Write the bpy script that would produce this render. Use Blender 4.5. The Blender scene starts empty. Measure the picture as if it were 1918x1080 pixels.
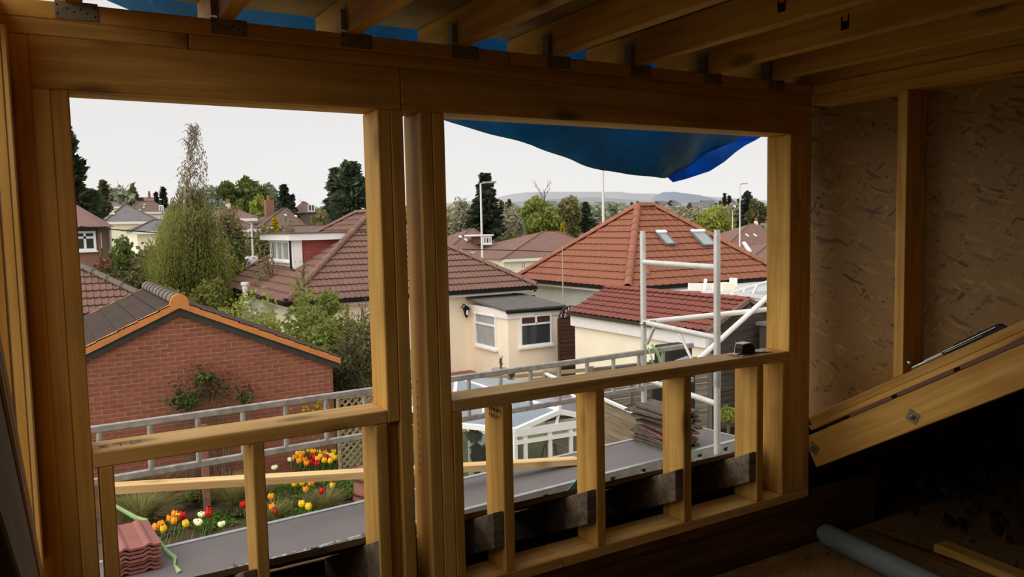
import bpy, bmesh, math, random
import numpy as np
from mathutils import Vector, Matrix

random.seed(7)
rng = np.random.default_rng(7)
COL = bpy.context.scene.collection
SC = bpy.context.scene
ZC = 4.6                    # height of the eye above the garden; all heights below are given from the eye
G = -4.6                    # garden level seen from the eye
YAW, PITCH, ROLL, FPX = 0.537430782, 0.0794055205, -0.0210708947, 1474.69

# ------------------------------------------------------------------ camera
f_ = Vector((math.sin(YAW)*math.cos(PITCH), math.cos(YAW)*math.cos(PITCH), -math.sin(PITCH)))
r_ = Vector((math.cos(YAW), -math.sin(YAW), 0)); u_ = r_.cross(f_)
c_, s_ = math.cos(ROLL), math.sin(ROLL)
R_, U_ = c_*r_ + s_*u_, -s_*r_ + c_*u_
cam = bpy.data.cameras.new('camera'); cam.sensor_width = 36; cam.lens = 36*FPX/1918
cam.clip_start = .02; cam.clip_end = 9000
co = bpy.data.objects.new('camera', cam); COL.objects.link(co)
co.matrix_world = Matrix(((R_.x, U_.x, -f_.x, 0), (R_.y, U_.y, -f_.y, 0), (R_.z, U_.z, -f_.z, ZC), (0, 0, 0, 1)))
SC.camera = co

# ------------------------------------------------------------------ sky, light, exposure
w = bpy.data.worlds.new('overcast'); SC.world = w; w.use_nodes = True
nt = w.node_tree; bg = nt.nodes['Background']
tc = nt.nodes.new('ShaderNodeTexCoord'); sx = nt.nodes.new('ShaderNodeSeparateXYZ')
rp = nt.nodes.new('ShaderNodeValToRGB')
nt.links.new(tc.outputs['Generated'], sx.inputs[0]); nt.links.new(sx.outputs['Z'], rp.inputs[0])
rp.color_ramp.elements[0].position = 0.0; rp.color_ramp.elements[0].color = (.90, .885, .86, 1)
rp.color_ramp.elements[1].position = 0.22; rp.color_ramp.elements[1].color = (.79, .785, .79, 1)
nz = nt.nodes.new('ShaderNodeTexNoise'); nz.inputs['Scale'].default_value = 2.2; nz.inputs['Detail'].default_value = 3
mp = nt.nodes.new('ShaderNodeMapping'); mp.inputs['Scale'].default_value = (1, 1, 3)
nt.links.new(tc.outputs['Generated'], mp.inputs[0]); nt.links.new(mp.outputs[0], nz.inputs['Vector'])
mr = nt.nodes.new('ShaderNodeMapRange'); mr.inputs['To Min'].default_value = .95; mr.inputs['To Max'].default_value = 1.05
nt.links.new(nz.outputs[0], mr.inputs[0])
mu = nt.nodes.new('ShaderNodeVectorMath'); mu.operation = 'SCALE'
nt.links.new(rp.outputs[0], mu.inputs[0]); nt.links.new(mr.outputs[0], mu.inputs['Scale'])
nt.links.new(mu.outputs[0], bg.inputs['Color']); bg.inputs['Strength'].default_value = 1.0

sun = bpy.data.lights.new('veiled_sun', 'SUN'); sun.energy = 3.5; sun.angle = math.radians(115); sun.color = (1, .95, .88)
so = bpy.data.objects.new('veiled_sun', sun); COL.objects.link(so)
so.rotation_euler = Vector((.86, .10, -.60)).to_track_quat('-Z', 'Y').to_euler(); so.location = (0, -5, 20)
SC.view_settings.view_transform = 'Standard'; SC.view_settings.look = 'None'
SC.view_settings.gamma = 1; SC.view_settings.exposure = 0; SC.view_settings.use_curve_mapping = False
SC.cycles.max_bounces = 10; SC.cycles.diffuse_bounces = 7; SC.cycles.transparent_max_bounces = 12

# ------------------------------------------------------------------ points and terrain
def P(x, y, Y):
    v = f_ + (x-959)/FPX*R_ + (540-y)/FPX*U_
    return v*(Y/v.y)
def PX(x, Y): return P(x, 430, Y).x
def ground(Y): return G + .026*max(0, min(Y, 520)-38)

# ------------------------------------------------------------------ materials
def lin(h):
    h = h.lstrip('#'); o = []
    for i in (0, 2, 4):
        c = int(h[i:i+2], 16)/255; o.append(c/12.92 if c <= .04045 else ((c+.055)/1.055)**2.4)
    return (*o, 1)
def newmat(name):
    m = bpy.data.materials.new(name); m.use_nodes = True
    n = m.node_tree.nodes; return m, m.node_tree, n['Principled BSDF']
def N(t, kind, **kw):
    n = t.nodes.new('ShaderNode'+kind)
    for k, v in kw.items():
        if k in n.inputs: n.inputs[k].default_value = v
        else: setattr(n, k, v)
    return n
def plain(name, col, rough=.7, metal=0, var=.12, scale=6, bump=0, bscale=40, rnd=.0, spec=.3):
    """one colour with soft procedural mottling"""
    m, t, b = newmat(name); c = lin(col)
    tcn = N(t, 'TexCoord'); no = N(t, 'TexNoise', Scale=scale, Detail=4); t.links.new(tcn.outputs['Object'], no.inputs['Vector'])
    mrn = N(t, 'MapRange'); mrn.inputs['To Min'].default_value = 1-var; mrn.inputs['To Max'].default_value = 1+var
    mrn.inputs['From Min'].default_value = .3; mrn.inputs['From Max'].default_value = .7
    t.links.new(no.outputs[0], mrn.inputs[0])
    oi = N(t, 'ObjectInfo'); mr2 = N(t, 'MapRange'); mr2.inputs['To Min'].default_value = 1-rnd; mr2.inputs['To Max'].default_value = 1+rnd
    t.links.new(oi.outputs['Random'], mr2.inputs[0])
    mm = N(t, 'Math', operation='MULTIPLY'); t.links.new(mrn.outputs[0], mm.inputs[0]); t.links.new(mr2.outputs[0], mm.inputs[1])
    vm = N(t, 'VectorMath', operation='SCALE'); vm.inputs[0].default_value = c[:3]; t.links.new(mm.outputs[0], vm.inputs['Scale'])
    t.links.new(vm.outputs[0], b.inputs['Base Color'])
    b.inputs['Roughness'].default_value = rough; b.inputs['Metallic'].default_value = metal
    b.inputs['Specular IOR Level'].default_value = spec
    if bump:
        n2 = N(t, 'TexNoise', Scale=bscale, Detail=5); t.links.new(tcn.outputs['Object'], n2.inputs['Vector'])
        bp = N(t, 'Bump', Strength=bump, Distance=.01); t.links.new(n2.outputs[0], bp.inputs['Height']); t.links.new(bp.outputs[0], b.inputs['Normal'])
    return m
def wood(name, light, dark, knot='#3a1f08', knots=.6, rough=.6, grime=0):
    """sawn softwood, grain along the local X axis of each piece"""
    m, t, b = newmat(name)
    tcn = N(t, 'TexCoord'); oi = N(t, 'ObjectInfo')
    sc = N(t, 'VectorMath', operation='SCALE'); sc.inputs['Scale'].default_value = 1
    cx = N(t, 'CombineXYZ'); m7 = N(t, 'Math', operation='MULTIPLY'); m7.inputs[1].default_value = 37
    t.links.new(oi.outputs['Random'], m7.inputs[0])
    for k in range(3): t.links.new(m7.outputs[0], cx.inputs[k])
    ad = N(t, 'VectorMath', operation='ADD'); t.links.new(tcn.outputs['Object'], ad.inputs[0]); t.links.new(cx.outputs[0], ad.inputs[1])
    mp1 = N(t, 'Mapping'); mp1.inputs['Scale'].default_value = (.9, 16, 16); t.links.new(ad.outputs[0], mp1.inputs[0])
    n1 = N(t, 'TexNoise', Scale=1.4, Detail=5, Distortion=.7); t.links.new(mp1.outputs[0], n1.inputs['Vector'])
    mp2 = N(t, 'Mapping'); mp2.inputs['Scale'].default_value = (2.5, 120, 120); t.links.new(ad.outputs[0], mp2.inputs[0])
    n2 = N(t, 'TexNoise', Scale=1.0, Detail=3); t.links.new(mp2.outputs[0], n2.inputs['Vector'])
    mx = N(t, 'Math', operation='MULTIPLY_ADD'); mx.inputs[1].default_value = .35; t.links.new(n2.outputs[0], mx.inputs[0]); t.links.new(n1.outputs[0], mx.inputs[2])
    cr = N(t, 'ValToRGB'); cr.color_ramp.elements[0].position = .45; cr.color_ramp.elements[1].position = .85
    cr.color_ramp.elements[0].color = lin(light); cr.color_ramp.elements[1].color = lin(dark)
    t.links.new(mx.outputs[0], cr.inputs[0])
    mp3 = N(t, 'Mapping'); mp3.inputs['Scale'].default_value = (2.2, 5.5, 5.5); t.links.new(ad.outputs[0], mp3.inputs[0])
    vo = N(t, 'TexVoronoi', Scale=1.0); t.links.new(mp3.outputs[0], vo.inputs['Vector'])
    kr = N(t, 'ValToRGB'); kr.color_ramp.elements[0].position = .09; kr.color_ramp.elements[1].position = .2
    kr.color_ramp.elements[0].color = (knots, knots, knots, 1); kr.color_ramp.elements[1].color = (0, 0, 0, 1)
    t.links.new(vo.outputs['Distance'], kr.inputs[0])
    mk = N(t, 'Mix', data_type='RGBA'); t.links.new(kr.outputs[0], mk.inputs['Factor']); t.links.new(cr.outputs[0], mk.inputs['A']); mk.inputs['B'].default_value = lin(knot)
    last = mk.outputs['Result']
    if grime:
        n3 = N(t, 'TexNoise', Scale=3.5, Detail=5); t.links.new(ad.outputs[0], n3.inputs['Vector'])
        gr = N(t, 'ValToRGB'); gr.color_ramp.elements[0].position = .5; gr.color_ramp.elements[1].position = .75
        gr.color_ramp.elements[0].color = (0, 0, 0, 1); gr.color_ramp.elements[1].color = (grime, grime, grime, 1)
        t.links.new(n3.outputs[0], gr.inputs[0])
        mg = N(t, 'Mix', data_type='RGBA'); t.links.new(gr.outputs[0], mg.inputs['Factor']); t.links.new(last, mg.inputs['A']); mg.inputs['B'].default_value = lin('#241608')
        last = mg.outputs['Result']
    mr2 = N(t, 'MapRange'); mr2.inputs['To Min'].default_value = .88; mr2.inputs['To Max'].default_value = 1.1
    t.links.new(oi.outputs['Random'], mr2.inputs[0])
    vm = N(t, 'VectorMath', operation='SCALE'); t.links.new(last, vm.inputs[0]); t.links.new(mr2.outputs[0], vm.inputs['Scale'])
    t.links.new(vm.outputs[0], b.inputs['Base Color']); b.inputs['Roughness'].default_value = rough; b.inputs['Specular IOR Level'].default_value = .25
    bp = N(t, 'Bump', Strength=.25, Distance=.002); t.links.new(n2.outputs[0], bp.inputs['Height']); t.links.new(bp.outputs[0], b.inputs['Normal'])
    return m
def osb(name, light, dark, scale=7, flat=False):
    """pressed strands lying at random angles in the sheet"""
    m, t, b = newmat(name); tcn = N(t, 'TexCoord'); layers = []
    for k, ang in enumerate((.25, 1.35, 2.2, .85, 2.8)):
        m1 = N(t, 'Mapping'); m1.inputs['Rotation'].default_value = (0, 0, ang) if flat else (ang, 0, 0)
        m1.inputs['Location'].default_value = (k*3.1, k*1.7, k*.9)
        t.links.new(tcn.outputs['Object'], m1.inputs[0])
        nd = N(t, 'TexNoise', Scale=5, Detail=2); t.links.new(m1.outputs[0], nd.inputs['Vector'])
        ma = N(t, 'VectorMath', operation='SCALE'); ma.inputs['Scale'].default_value = .07; t.links.new(nd.outputs['Color'], ma.inputs[0])
        ad = N(t, 'VectorMath', operation='ADD'); t.links.new(ma.outputs[0], ad.inputs[0]); t.links.new(m1.outputs[0], ad.inputs[1])
        m2 = N(t, 'Mapping'); m2.inputs['Scale'].default_value = (1, 5.5, 1) if flat else (1, 1.0, 5.5); t.links.new(ad.outputs[0], m2.inputs[0])
        vo = N(t, 'TexVoronoi', Scale=scale+k*.8); t.links.new(m2.outputs[0], vo.inputs['Vector'])
        se = N(t, 'SeparateColor'); t.links.new(vo.outputs['Color'], se.inputs[0]); layers.append(se)
    pick = layers[0].outputs[0]
    for k in range(1, 5):
        gt = N(t, 'Math', operation='GREATER_THAN'); gt.inputs[1].default_value = .52; t.links.new(layers[k].outputs[1], gt.inputs[0])
        mi = N(t, 'Mix'); t.links.new(gt.outputs[0], mi.inputs['Factor']); t.links.new(pick, mi.inputs['A']); t.links.new(layers[k].outputs[0], mi.inputs['B']); pick = mi.outputs['Result']
    cr = N(t, 'ValToRGB'); cr.color_ramp.elements[0].color = lin(dark); cr.color_ramp.elements[1].color = lin(light)
    e = cr.color_ramp.elements.new(.12); md_ = [(p*.3+q*.7) for p, q in zip(lin(dark), lin(light))]; md_[3] = 1; e.color = [c*.8 for c in md_[:3]]+[1]
    e = cr.color_ramp.elements.new(.88); e.color = [c*.9 for c in md_[:3]]+[1]
    t.links.new(pick, cr.inputs[0]); t.links.new(cr.outputs[0], b.inputs['Base Color'])
    b.inputs['Roughness'].default_value = .6
    bp = N(t, 'Bump', Strength=.6, Distance=.004); t.links.new(pick, bp.inputs['Height']); t.links.new(bp.outputs[0], b.inputs['Normal'])
    return m
def leafmat(name, c1, c2, trans=.25):
    m, t, b = newmat(name)
    tcn = N(t, 'TexCoord'); no = N(t, 'TexNoise', Scale=.9, Detail=6); t.links.new(tcn.outputs['Object'], no.inputs['Vector'])
    wn = N(t, 'TexNoise', Scale=14, Detail=1); t.links.new(tcn.outputs['Object'], wn.inputs['Vector'])
    ad = N(t, 'Math', operation='MULTIPLY_ADD'); ad.inputs[1].default_value = .6; t.links.new(wn.outputs[0], ad.inputs[0]); t.links.new(no.outputs[0], ad.inputs[2])
    cr = N(t, 'ValToRGB'); cr.color_ramp.elements[0].position = .62; cr.color_ramp.elements[1].position = 1.0
    cr.color_ramp.elements[0].color = lin(c1); cr.color_ramp.elements[1].color = lin(c2)
    t.links.new(ad.outputs[0], cr.inputs[0]); t.links.new(cr.outputs[0], b.inputs['Base Color']); b.inputs['Roughness'].default_value = .8
    b.inputs['Specular IOR Level'].default_value = .15
    tr = N(t, 'BsdfTranslucent'); t.links.new(cr.outputs[0], tr.inputs[0]); mi = N(t, 'MixShader'); mi.inputs[0].default_value = trans
    t.links.new(b.outputs[0], mi.inputs[1]); t.links.new(tr.outputs[0], mi.inputs[2]); t.links.new(mi.outputs[0], t.nodes['Material Output'].inputs[0])
    return m
def glassmat(name, col='#9fb0b4', alpha=.55):
    m, t, b = newmat(name); b.inputs['Base Color'].default_value = lin(col); b.inputs['Roughness'].default_value = .06
    b.inputs['Specular IOR Level'].default_value = .8
    tr = N(t, 'BsdfTransparent'); mi = N(t, 'MixShader'); mi.inputs[0].default_value = alpha
    t.links.new(tr.outputs[0], mi.inputs[1]); t.links.new(b.outputs[0], mi.inputs[2]); t.links.new(mi.outputs[0], t.nodes['Material Output'].inputs[0])
    return m

M = {}
M['pine'] = wood('pine', '#e2b35e', '#bf8a3c', grime=.2)
M['pine_fresh'] = wood('pine_fresh', '#f6d79c', '#dcb070', knots=.35)
M['pine_sill'] = wood('pine_sill', '#edc47c', '#cc9a4e', grime=.1)
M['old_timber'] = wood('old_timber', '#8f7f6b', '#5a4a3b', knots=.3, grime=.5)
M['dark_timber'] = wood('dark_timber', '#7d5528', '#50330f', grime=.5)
M['shed_wood'] = wood('shed_wood', '#5b5048', '#3b332d', knots=.2)
M['gate_wood'] = wood('gate_wood', '#5d4031', '#3a261d', knots=.2)
M['fence_wood'] = wood('fence_wood', '#9c8f7f', '#6b6258', knots=.2)
M['fence_tan'] = wood('fence_tan', '#b29f87', '#8a7660', knots=.2)
M['trellis_wood'] = wood('trellis_wood', '#b9a482', '#8d7959', knots=.1)
M['osb'] = osb('osb', '#ac8142', '#4f3512', 10)
M['osb_floor'] = osb('osb_floor', '#b08a50', '#6a4c24', 9, True)
M['deck_ply'] = plain('deck_ply', '#9c8764', .8, var=.25, scale=5)
M['galv'] = plain('galv', '#8c8468', .5, .4, var=.2, scale=30)
M['alu'] = plain('alu', '#b9bcbc', .35, .55, var=.12, scale=14)
M['alu_old'] = plain('alu_old', '#aaa69f', .5, .35, var=.25, scale=18)
M['alu_pale'] = plain('alu_pale', '#d3d0cb', .4, .25, var=.08, scale=14)
M['deck_grey'] = plain('deck_grey', '#77706f', .75, var=.08, scale=3, bump=.15)
M['black'] = plain('black', '#0c0b0a', .5)
M['rubber'] = plain('rubber', '#2a2826', .8)
M['steel'] = plain('steel', '#b8b4aa', .25, .9, var=.15, scale=40)
M['white'] = plain('white', '#efece8', .5, var=.04)
M['upvc'] = plain('upvc', '#f4f2f0', .35, var=.03)
M['cream'] = plain('cream', '#fdf1d8', .9, var=.04, scale=1.5, bump=.1)
M['render_grey'] = plain('render_grey', '#c6c4bf', .9, var=.05, scale=2)
M['render_tan'] = plain('render_tan', '#b7a08b', .9, var=.08, scale=2)
M['brick'] = plain('brick', '#8d5541', .85, var=.12, scale=8, rnd=.12, bump=.3, bscale=60)
M['brick_brown'] = plain('brick_brown', '#8b6552', .9, var=.12, scale=8)
M['mortar'] = plain('mortar', '#ac866e', .95, var=.1, scale=10)
M['tile_brown'] = plain('tile_brown', '#7c5d52', .8, var=.12, scale=5, rnd=.05)
M['tile_old'] = plain('tile_old', '#4b3f39', .9, var=.3, scale=14, rnd=.08, bump=.3)
M['tile_orange'] = plain('tile_orange', '#8c5842', .8, var=.12, scale=5, rnd=.05)
M['tile_red'] = plain('tile_red', '#80493f', .75, var=.1, scale=5, rnd=.06)
M['tile_hung'] = plain('tile_hung', '#9a5048', .8, var=.12, scale=6, rnd=.1)
M['ridge_grey'] = plain('ridge_grey', '#6d6259', .9, var=.35, scale=9, rnd=.1, bump=.4)
M['ridge_brown'] = plain('ridge_brown', '#7e5f54', .85, var=.18, scale=8, rnd=.08)
M['ridge_orange'] = plain('ridge_orange', '#94604b', .85, var=.12, scale=8, rnd=.08)
M['verge'] = plain('verge', '#c98045', .5, var=.06, rnd=.03)
M['barge'] = plain('barge', '#3e3e39', .6, var=.15)
M['felt'] = plain('felt', '#67625e', .9, var=.18, scale=6)
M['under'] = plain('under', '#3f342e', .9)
M['slate'] = plain('slate', '#6f6c6b', .8, var=.15, scale=2)
M['roof_dk'] = plain('roof_dk', '#6a564e', .85, var=.1, scale=2)
M['roof_br'] = plain('roof_br', '#7d5f56', .85, var=.1, scale=2)
M['roof_rd'] = plain('roof_rd', '#7c5c53', .85, var=.1, scale=2)
M['pane'] = plain('pane', '#3c4244', .08, var=.1, spec=.7)
M['pane_pale'] = plain('pane_pale', '#9aa1a3', .08, var=.1, spec=.7)
M['glass'] = glassmat('glass', '#a9b7ba', .5)
M['glass_roof'] = glassmat('glass_roof', '#8794a0', .75); M['glass_wall'] = glassmat('glass_wall', '#3f4442', .62)
M['blind'] = plain('blind', '#4e3429', .7)
M['soil'] = plain('soil', '#5c4a39', 1, var=.3, scale=3)
M['lawn'] = plain('lawn', '#6d7048', 1, var=.3, scale=.8, bump=.3)
M['gravel'] = plain('gravel', '#8d7f72', 1, var=.25, scale=9)
M['patio'] = plain('patio', '#8a5f50', .9, var=.1)
M['bark_white'] = plain('bark_white', '#cfc6ae', .8, var=.25, scale=9)
M['bark'] = plain('bark', '#6a5c4b', .95, var=.25, scale=9)
M['stone'] = plain('stone', '#96908a', .9, var=.2)
M['ribbon'] = plain('ribbon', '#a9cf8c', .5)
M['teal'] = plain('teal', '#5f9f9f', .7)
M['membrane'] = plain('membrane', '#9aa0a0', .6, var=.1, scale=5)
M['paper'] = plain('paper', '#c9b7b4', .7)
M['ink'] = plain('ink', '#2c1a0c', .8)
M['pencil'] = plain('pencil', '#6b4a1c', .9)
M['insul'] = plain('insul', '#2c2417', 1, var=.4, scale=12, bump=.6, bscale=20)
M['pale_sheet'] = plain('pale_sheet', '#7d8585', .6, var=.08)
M['cable'] = plain('cable', '#2b2620', .7)
M['lf_birch'] = leafmat('lf_birch', '#7b7d3e', '#999c54', .45)
M['lf_twig'] = leafmat('lf_twig', '#6f6655', '#978d78', .2)
M['lf_olive'] = leafmat('lf_olive', '#6e6a45', '#938c5c')
M['lf_dull'] = leafmat('lf_dull', '#545237', '#7f7a54')
M['lf_green'] = leafmat('lf_green', '#515f34', '#7b8549')
M['lf_lime'] = leafmat('lf_lime', '#878d3f', '#b0b45a', .35)
M['lf_fresh'] = leafmat('lf_fresh', '#77813f', '#9ba356', .35)
M['lf_dark'] = leafmat('lf_dark', '#2d3726', '#505a3d', .1)
M['lf_conifer'] = leafmat('lf_conifer', '#2b3128', '#454c3c', .1)
M['lf_blue'] = leafmat('lf_blue', '#3e4838', '#5f6a50', .1)
M['lf_yellow'] = leafmat('lf_yellow', '#a08a20', '#c7ae36', .3)
M['lf_wood'] = leafmat('lf_wood', '#938e78', '#a8a389', .2)  # far-wood leaves paled: the haze is part of these leaf colours
M['lf_woodg'] = leafmat('lf_woodg', '#87907a', '#a0a68a', .2)
M['lf_blossom'] = leafmat('lf_blossom', '#d5ccae', '#efe6cd', .3)
M['lf_red'] = leafmat('lf_red', '#6a4634', '#8d6248', .2)
M['grass'] = leafmat('grass', '#7f7a46', '#a9a06a', .3)
M['grass_g'] = leafmat('grass_g', '#4f6a2c', '#7b9442', .3)
M['hill_a'] = plain('hill_a', '#a2a3a6', 1, var=.05, scale=.004)  # distance haze is put into the colours of all the hills
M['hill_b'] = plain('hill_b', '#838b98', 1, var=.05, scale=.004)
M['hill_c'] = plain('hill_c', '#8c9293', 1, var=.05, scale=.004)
for k, c in (('fl_o', '#f29a1c'), ('fl_y', '#f6c51c'), ('fl_r', '#c01410'), ('fl_c', '#f3efbf'), ('fl_d', '#8c2f10')): M[k] = plain(k, c, .5, var=.08, scale=30)
M['stem'] = plain('stem', '#56702f', .7)
# tarpaulin lets daylight through
def tarp(name, c, tr_, glare=False):
    m, t, b = newmat(name); tcn = N(t, 'TexCoord'); no = N(t, 'TexNoise', Scale=2.5, Detail=5, Distortion=1.0); t.links.new(tcn.outputs['Object'], no.inputs['Vector'])
    mrn = N(t, 'MapRange'); mrn.inputs['From Min'].default_value = .3; mrn.inputs['From Max'].default_value = .7; mrn.inputs['To Min'].default_value = .75; mrn.inputs['To Max'].default_value = 1.25
    t.links.new(no.outputs[0], mrn.inputs[0]); vm = N(t, 'VectorMath', operation='SCALE'); vm.inputs[0].default_value = lin(c)[:3]; t.links.new(mrn.outputs[0], vm.inputs['Scale'])
    if glare:      # pale glare off the crumpled sheet, painted into the colour near the folded corner
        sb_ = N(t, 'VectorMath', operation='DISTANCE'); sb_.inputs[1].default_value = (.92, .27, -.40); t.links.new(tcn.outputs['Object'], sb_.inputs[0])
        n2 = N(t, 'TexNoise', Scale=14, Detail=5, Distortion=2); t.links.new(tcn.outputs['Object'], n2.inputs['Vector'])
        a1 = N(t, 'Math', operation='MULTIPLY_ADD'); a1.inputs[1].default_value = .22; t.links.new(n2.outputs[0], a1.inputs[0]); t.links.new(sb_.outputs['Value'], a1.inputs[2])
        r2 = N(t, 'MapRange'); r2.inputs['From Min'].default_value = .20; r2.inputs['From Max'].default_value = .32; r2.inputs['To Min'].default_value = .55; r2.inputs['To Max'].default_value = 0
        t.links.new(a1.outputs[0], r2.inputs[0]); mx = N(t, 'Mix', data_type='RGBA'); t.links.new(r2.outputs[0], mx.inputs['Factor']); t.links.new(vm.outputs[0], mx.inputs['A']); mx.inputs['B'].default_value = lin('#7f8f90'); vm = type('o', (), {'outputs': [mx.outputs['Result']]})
    nb_ = N(t, 'TexNoise', Scale=6, Detail=6, Distortion=2); t.links.new(tcn.outputs['Object'], nb_.inputs['Vector']); bp = N(t, 'Bump', Strength=.5, Distance=.02); t.links.new(nb_.outputs[0], bp.inputs['Height']); t.links.new(bp.outputs[0], b.inputs['Normal'])
    t.links.new(vm.outputs[0], b.inputs['Base Color']); b.inputs['Roughness'].default_value = .35
    tr = N(t, 'BsdfTranslucent'); t.links.new(vm.outputs[0], tr.inputs[0]); mi = N(t, 'MixShader'); mi.inputs[0].default_value = tr_
    t.links.new(b.outputs[0], mi.inputs[1]); t.links.new(tr.outputs[0], mi.inputs[2]); t.links.new(mi.outputs[0], t.nodes['Material Output'].inputs[0])
    return m
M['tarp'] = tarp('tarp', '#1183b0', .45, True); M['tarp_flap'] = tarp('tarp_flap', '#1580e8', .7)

# ------------------------------------------------------------------ object helpers
BASE = {}
def root(name, base, label=None, cat=None, group=None, kind=None):
    o = bpy.data.objects.new(name, None); o.empty_display_size = .2; COL.objects.link(o)
    base = Vector(base); o.location = base + Vector((0, 0, ZC)); BASE[o] = base
    tag(o, label, cat, group, kind); return o
def tag(o, label=None, cat=None, group=None, kind=None):
    if label: o['label'] = label
    if cat: o['category'] = cat
    if group: o['group'] = group
    if kind: o['kind'] = kind
    return o
class MB:
    """collects shapes given in eye-level coordinates"""
    def __init__(s): s.v = []; s.f = []
    def add(s, vs, fs):
        n = len(s.v); s.v += [tuple(v) for v in vs]; s.f += [tuple(i+n for i in f) for f in fs]; return s
    def box(s, x0, x1, y0, y1, z0, z1):
        return s.add([(x, y, z) for x in (x0, x1) for y in (y0, y1) for z in (z0, z1)],
                     [(0, 1, 3, 2), (4, 6, 7, 5), (0, 4, 5, 1), (2, 3, 7, 6), (0, 2, 6, 4), (1, 5, 7, 3)])
    def obox(s, p0, p1, w_, h_, up=(0, 0, 1)):
        p0, p1 = Vector(p0), Vector(p1); d = (p1-p0).normalized(); sd = d.cross(Vector(up)).normalized(); up2 = sd.cross(d)
        vs = [p + sd*a*w_/2 + up2*b*h_/2 for p in (p0, p1) for a in (-1, 1) for b in (-1, 1)]
        return s.add(vs, [(0, 1, 3, 2), (4, 6, 7, 5), (0, 4, 5, 1), (2, 3, 7, 6), (0, 2, 6, 4), (1, 5, 7, 3)])
    def prism(s, pts, d):
        n = len(pts); d = Vector(d); a = [Vector(p) for p in pts]
        return s.add(a + [p+d for p in a], [tuple(range(n)), tuple(range(2*n-1, n-1, -1))] + [(i, i+n, (i+1) % n+n, (i+1) % n) for i in range(n)])
    def tube(s, path, r, n=10, cap=True):
        path = [Vector(p) for p in path]; rs = r if isinstance(r, (list, tuple)) else [r]*len(path); rings = []
        for i, p in enumerate(path):
            d = (path[min(i+1, len(path)-1)]-path[max(i-1, 0)]).normalized()
            a = d.cross(Vector((0, 0, 1)) if abs(d.z) < .9 else Vector((1, 0, 0))).normalized(); b = d.cross(a)
            rings.append([p + (a*math.cos(t)+b*math.sin(t))*rs[i] for t in [2*math.pi*k/n for k in range(n)]])
        vs = [v for r2 in rings for v in r2]; fs = []
        for i in range(len(path)-1):
            for k in range(n): fs.append((i*n+k, i*n+(k+1) % n, (i+1)*n+(k+1) % n, (i+1)*n+k))
        if cap: fs += [tuple(range(n-1, -1, -1)), tuple(range((len(path)-1)*n, len(path)*n))]
        return s.add(vs, fs)
    def build(s, name, mat, parent=None, base=None, smooth=False, bevel=0, kind=None):
        me = bpy.data.meshes.new(name)
        b = base if base is not None else (BASE[parent] if parent is not None else Vector((0, 0, 0)))
        b = Vector(b); off = -b if parent is not None or base is not None else Vector((0, 0, 0))
        me.from_pydata([tuple(Vector(v)+off) for v in s.v], [], s.f); me.materials.append(mat); me.update()
        fix(me, bevel)
        if smooth: me.polygons.foreach_set('use_smooth', [True]*len(me.polygons)); smooth_by_angle(me)
        o = bpy.data.objects.new(name, me); COL.objects.link(o)
        if parent is not None: o.parent = parent; BASE[o] = BASE[parent]
        else: o.location = b + Vector((0, 0, ZC)); BASE[o] = b
        if kind: o['kind'] = kind
        return o
def smooth_by_angle(me):
    bm = bmesh.new(); bm.from_mesh(me)
    for e in bm.edges:
        if len(e.link_faces) == 2 and e.calc_face_angle(0) > .8: e.smooth = False
    bm.to_mesh(me); bm.free()
def fix(me, bevel=0):
    bm = bmesh.new(); bm.from_mesh(me); bmesh.ops.recalc_face_normals(bm, faces=bm.faces)
    if bevel: bmesh.ops.bevel(bm, geom=list(bm.edges), offset=bevel, segments=1, affect='EDGES')
    bm.to_mesh(me); bm.free()
def beam(name, p0, p1, w_, h_, parent, mat, up=(0, 0, 1), bevel=.003, base=None):
    """sawn timber from p0 to p1; local X runs along the grain"""
    p0, p1 = Vector(p0), Vector(p1); L = (p1-p0).length; d = (p1-p0)/L; sd = Vector(up).cross(d).normalized(); u2 = d.cross(sd)
    mb = MB().box(-L/2, L/2, -w_/2, w_/2, -h_/2, h_/2)
    me = bpy.data.meshes.new(name); me.from_pydata(mb.v, [], mb.f); me.materials.append(mat); fix(me, bevel)
    o = bpy.data.objects.new(name, me); COL.objects.link(o)
    c = (p0+p1)/2
    if parent is not None: o.parent = parent; c = c-BASE[parent]; BASE[o] = BASE[parent]
    else: BASE[o] = c.copy(); c = c+Vector((0, 0, ZC))
    o.matrix_local = Matrix(((d.x, sd.x, u2.x, c.x), (d.y, sd.y, u2.y, c.y), (d.z, sd.z, u2.z, c.z), (0, 0, 0, 1)))
    return o
def tbox(name, x0, x1, y0, y1, z0, z1, parent, mat=None, bevel=.0035):
    mat = mat or M['pine']; dx, dy, dz = x1-x0, y1-y0, z1-z0; cx, cy, cz = (x0+x1)/2, (y0+y1)/2, (z0+z1)/2
    if dx >= dy and dx >= dz: return beam(name, (x0, cy, cz), (x1, cy, cz), dy, dz, parent, mat, bevel=bevel)
    if dy >= dz: return beam(name, (cx, y0, cz), (cx, y1, cz), dx, dz, parent, mat, bevel=bevel)
    return beam(name, (cx, cy, z0), (cx, cy, z1), dy, dx, parent, mat, up=(1, 0, 0), bevel=bevel)
def inst(name, me, mtx, parent):
    """a piece that shares its mesh with its twins; mtx in eye-level coordinates"""
    o = bpy.data.objects.new(name, me); COL.objects.link(o); o.parent = parent
    m = mtx.copy(); m.translation = m.translation - BASE[parent]; o.matrix_local = m; return o
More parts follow.
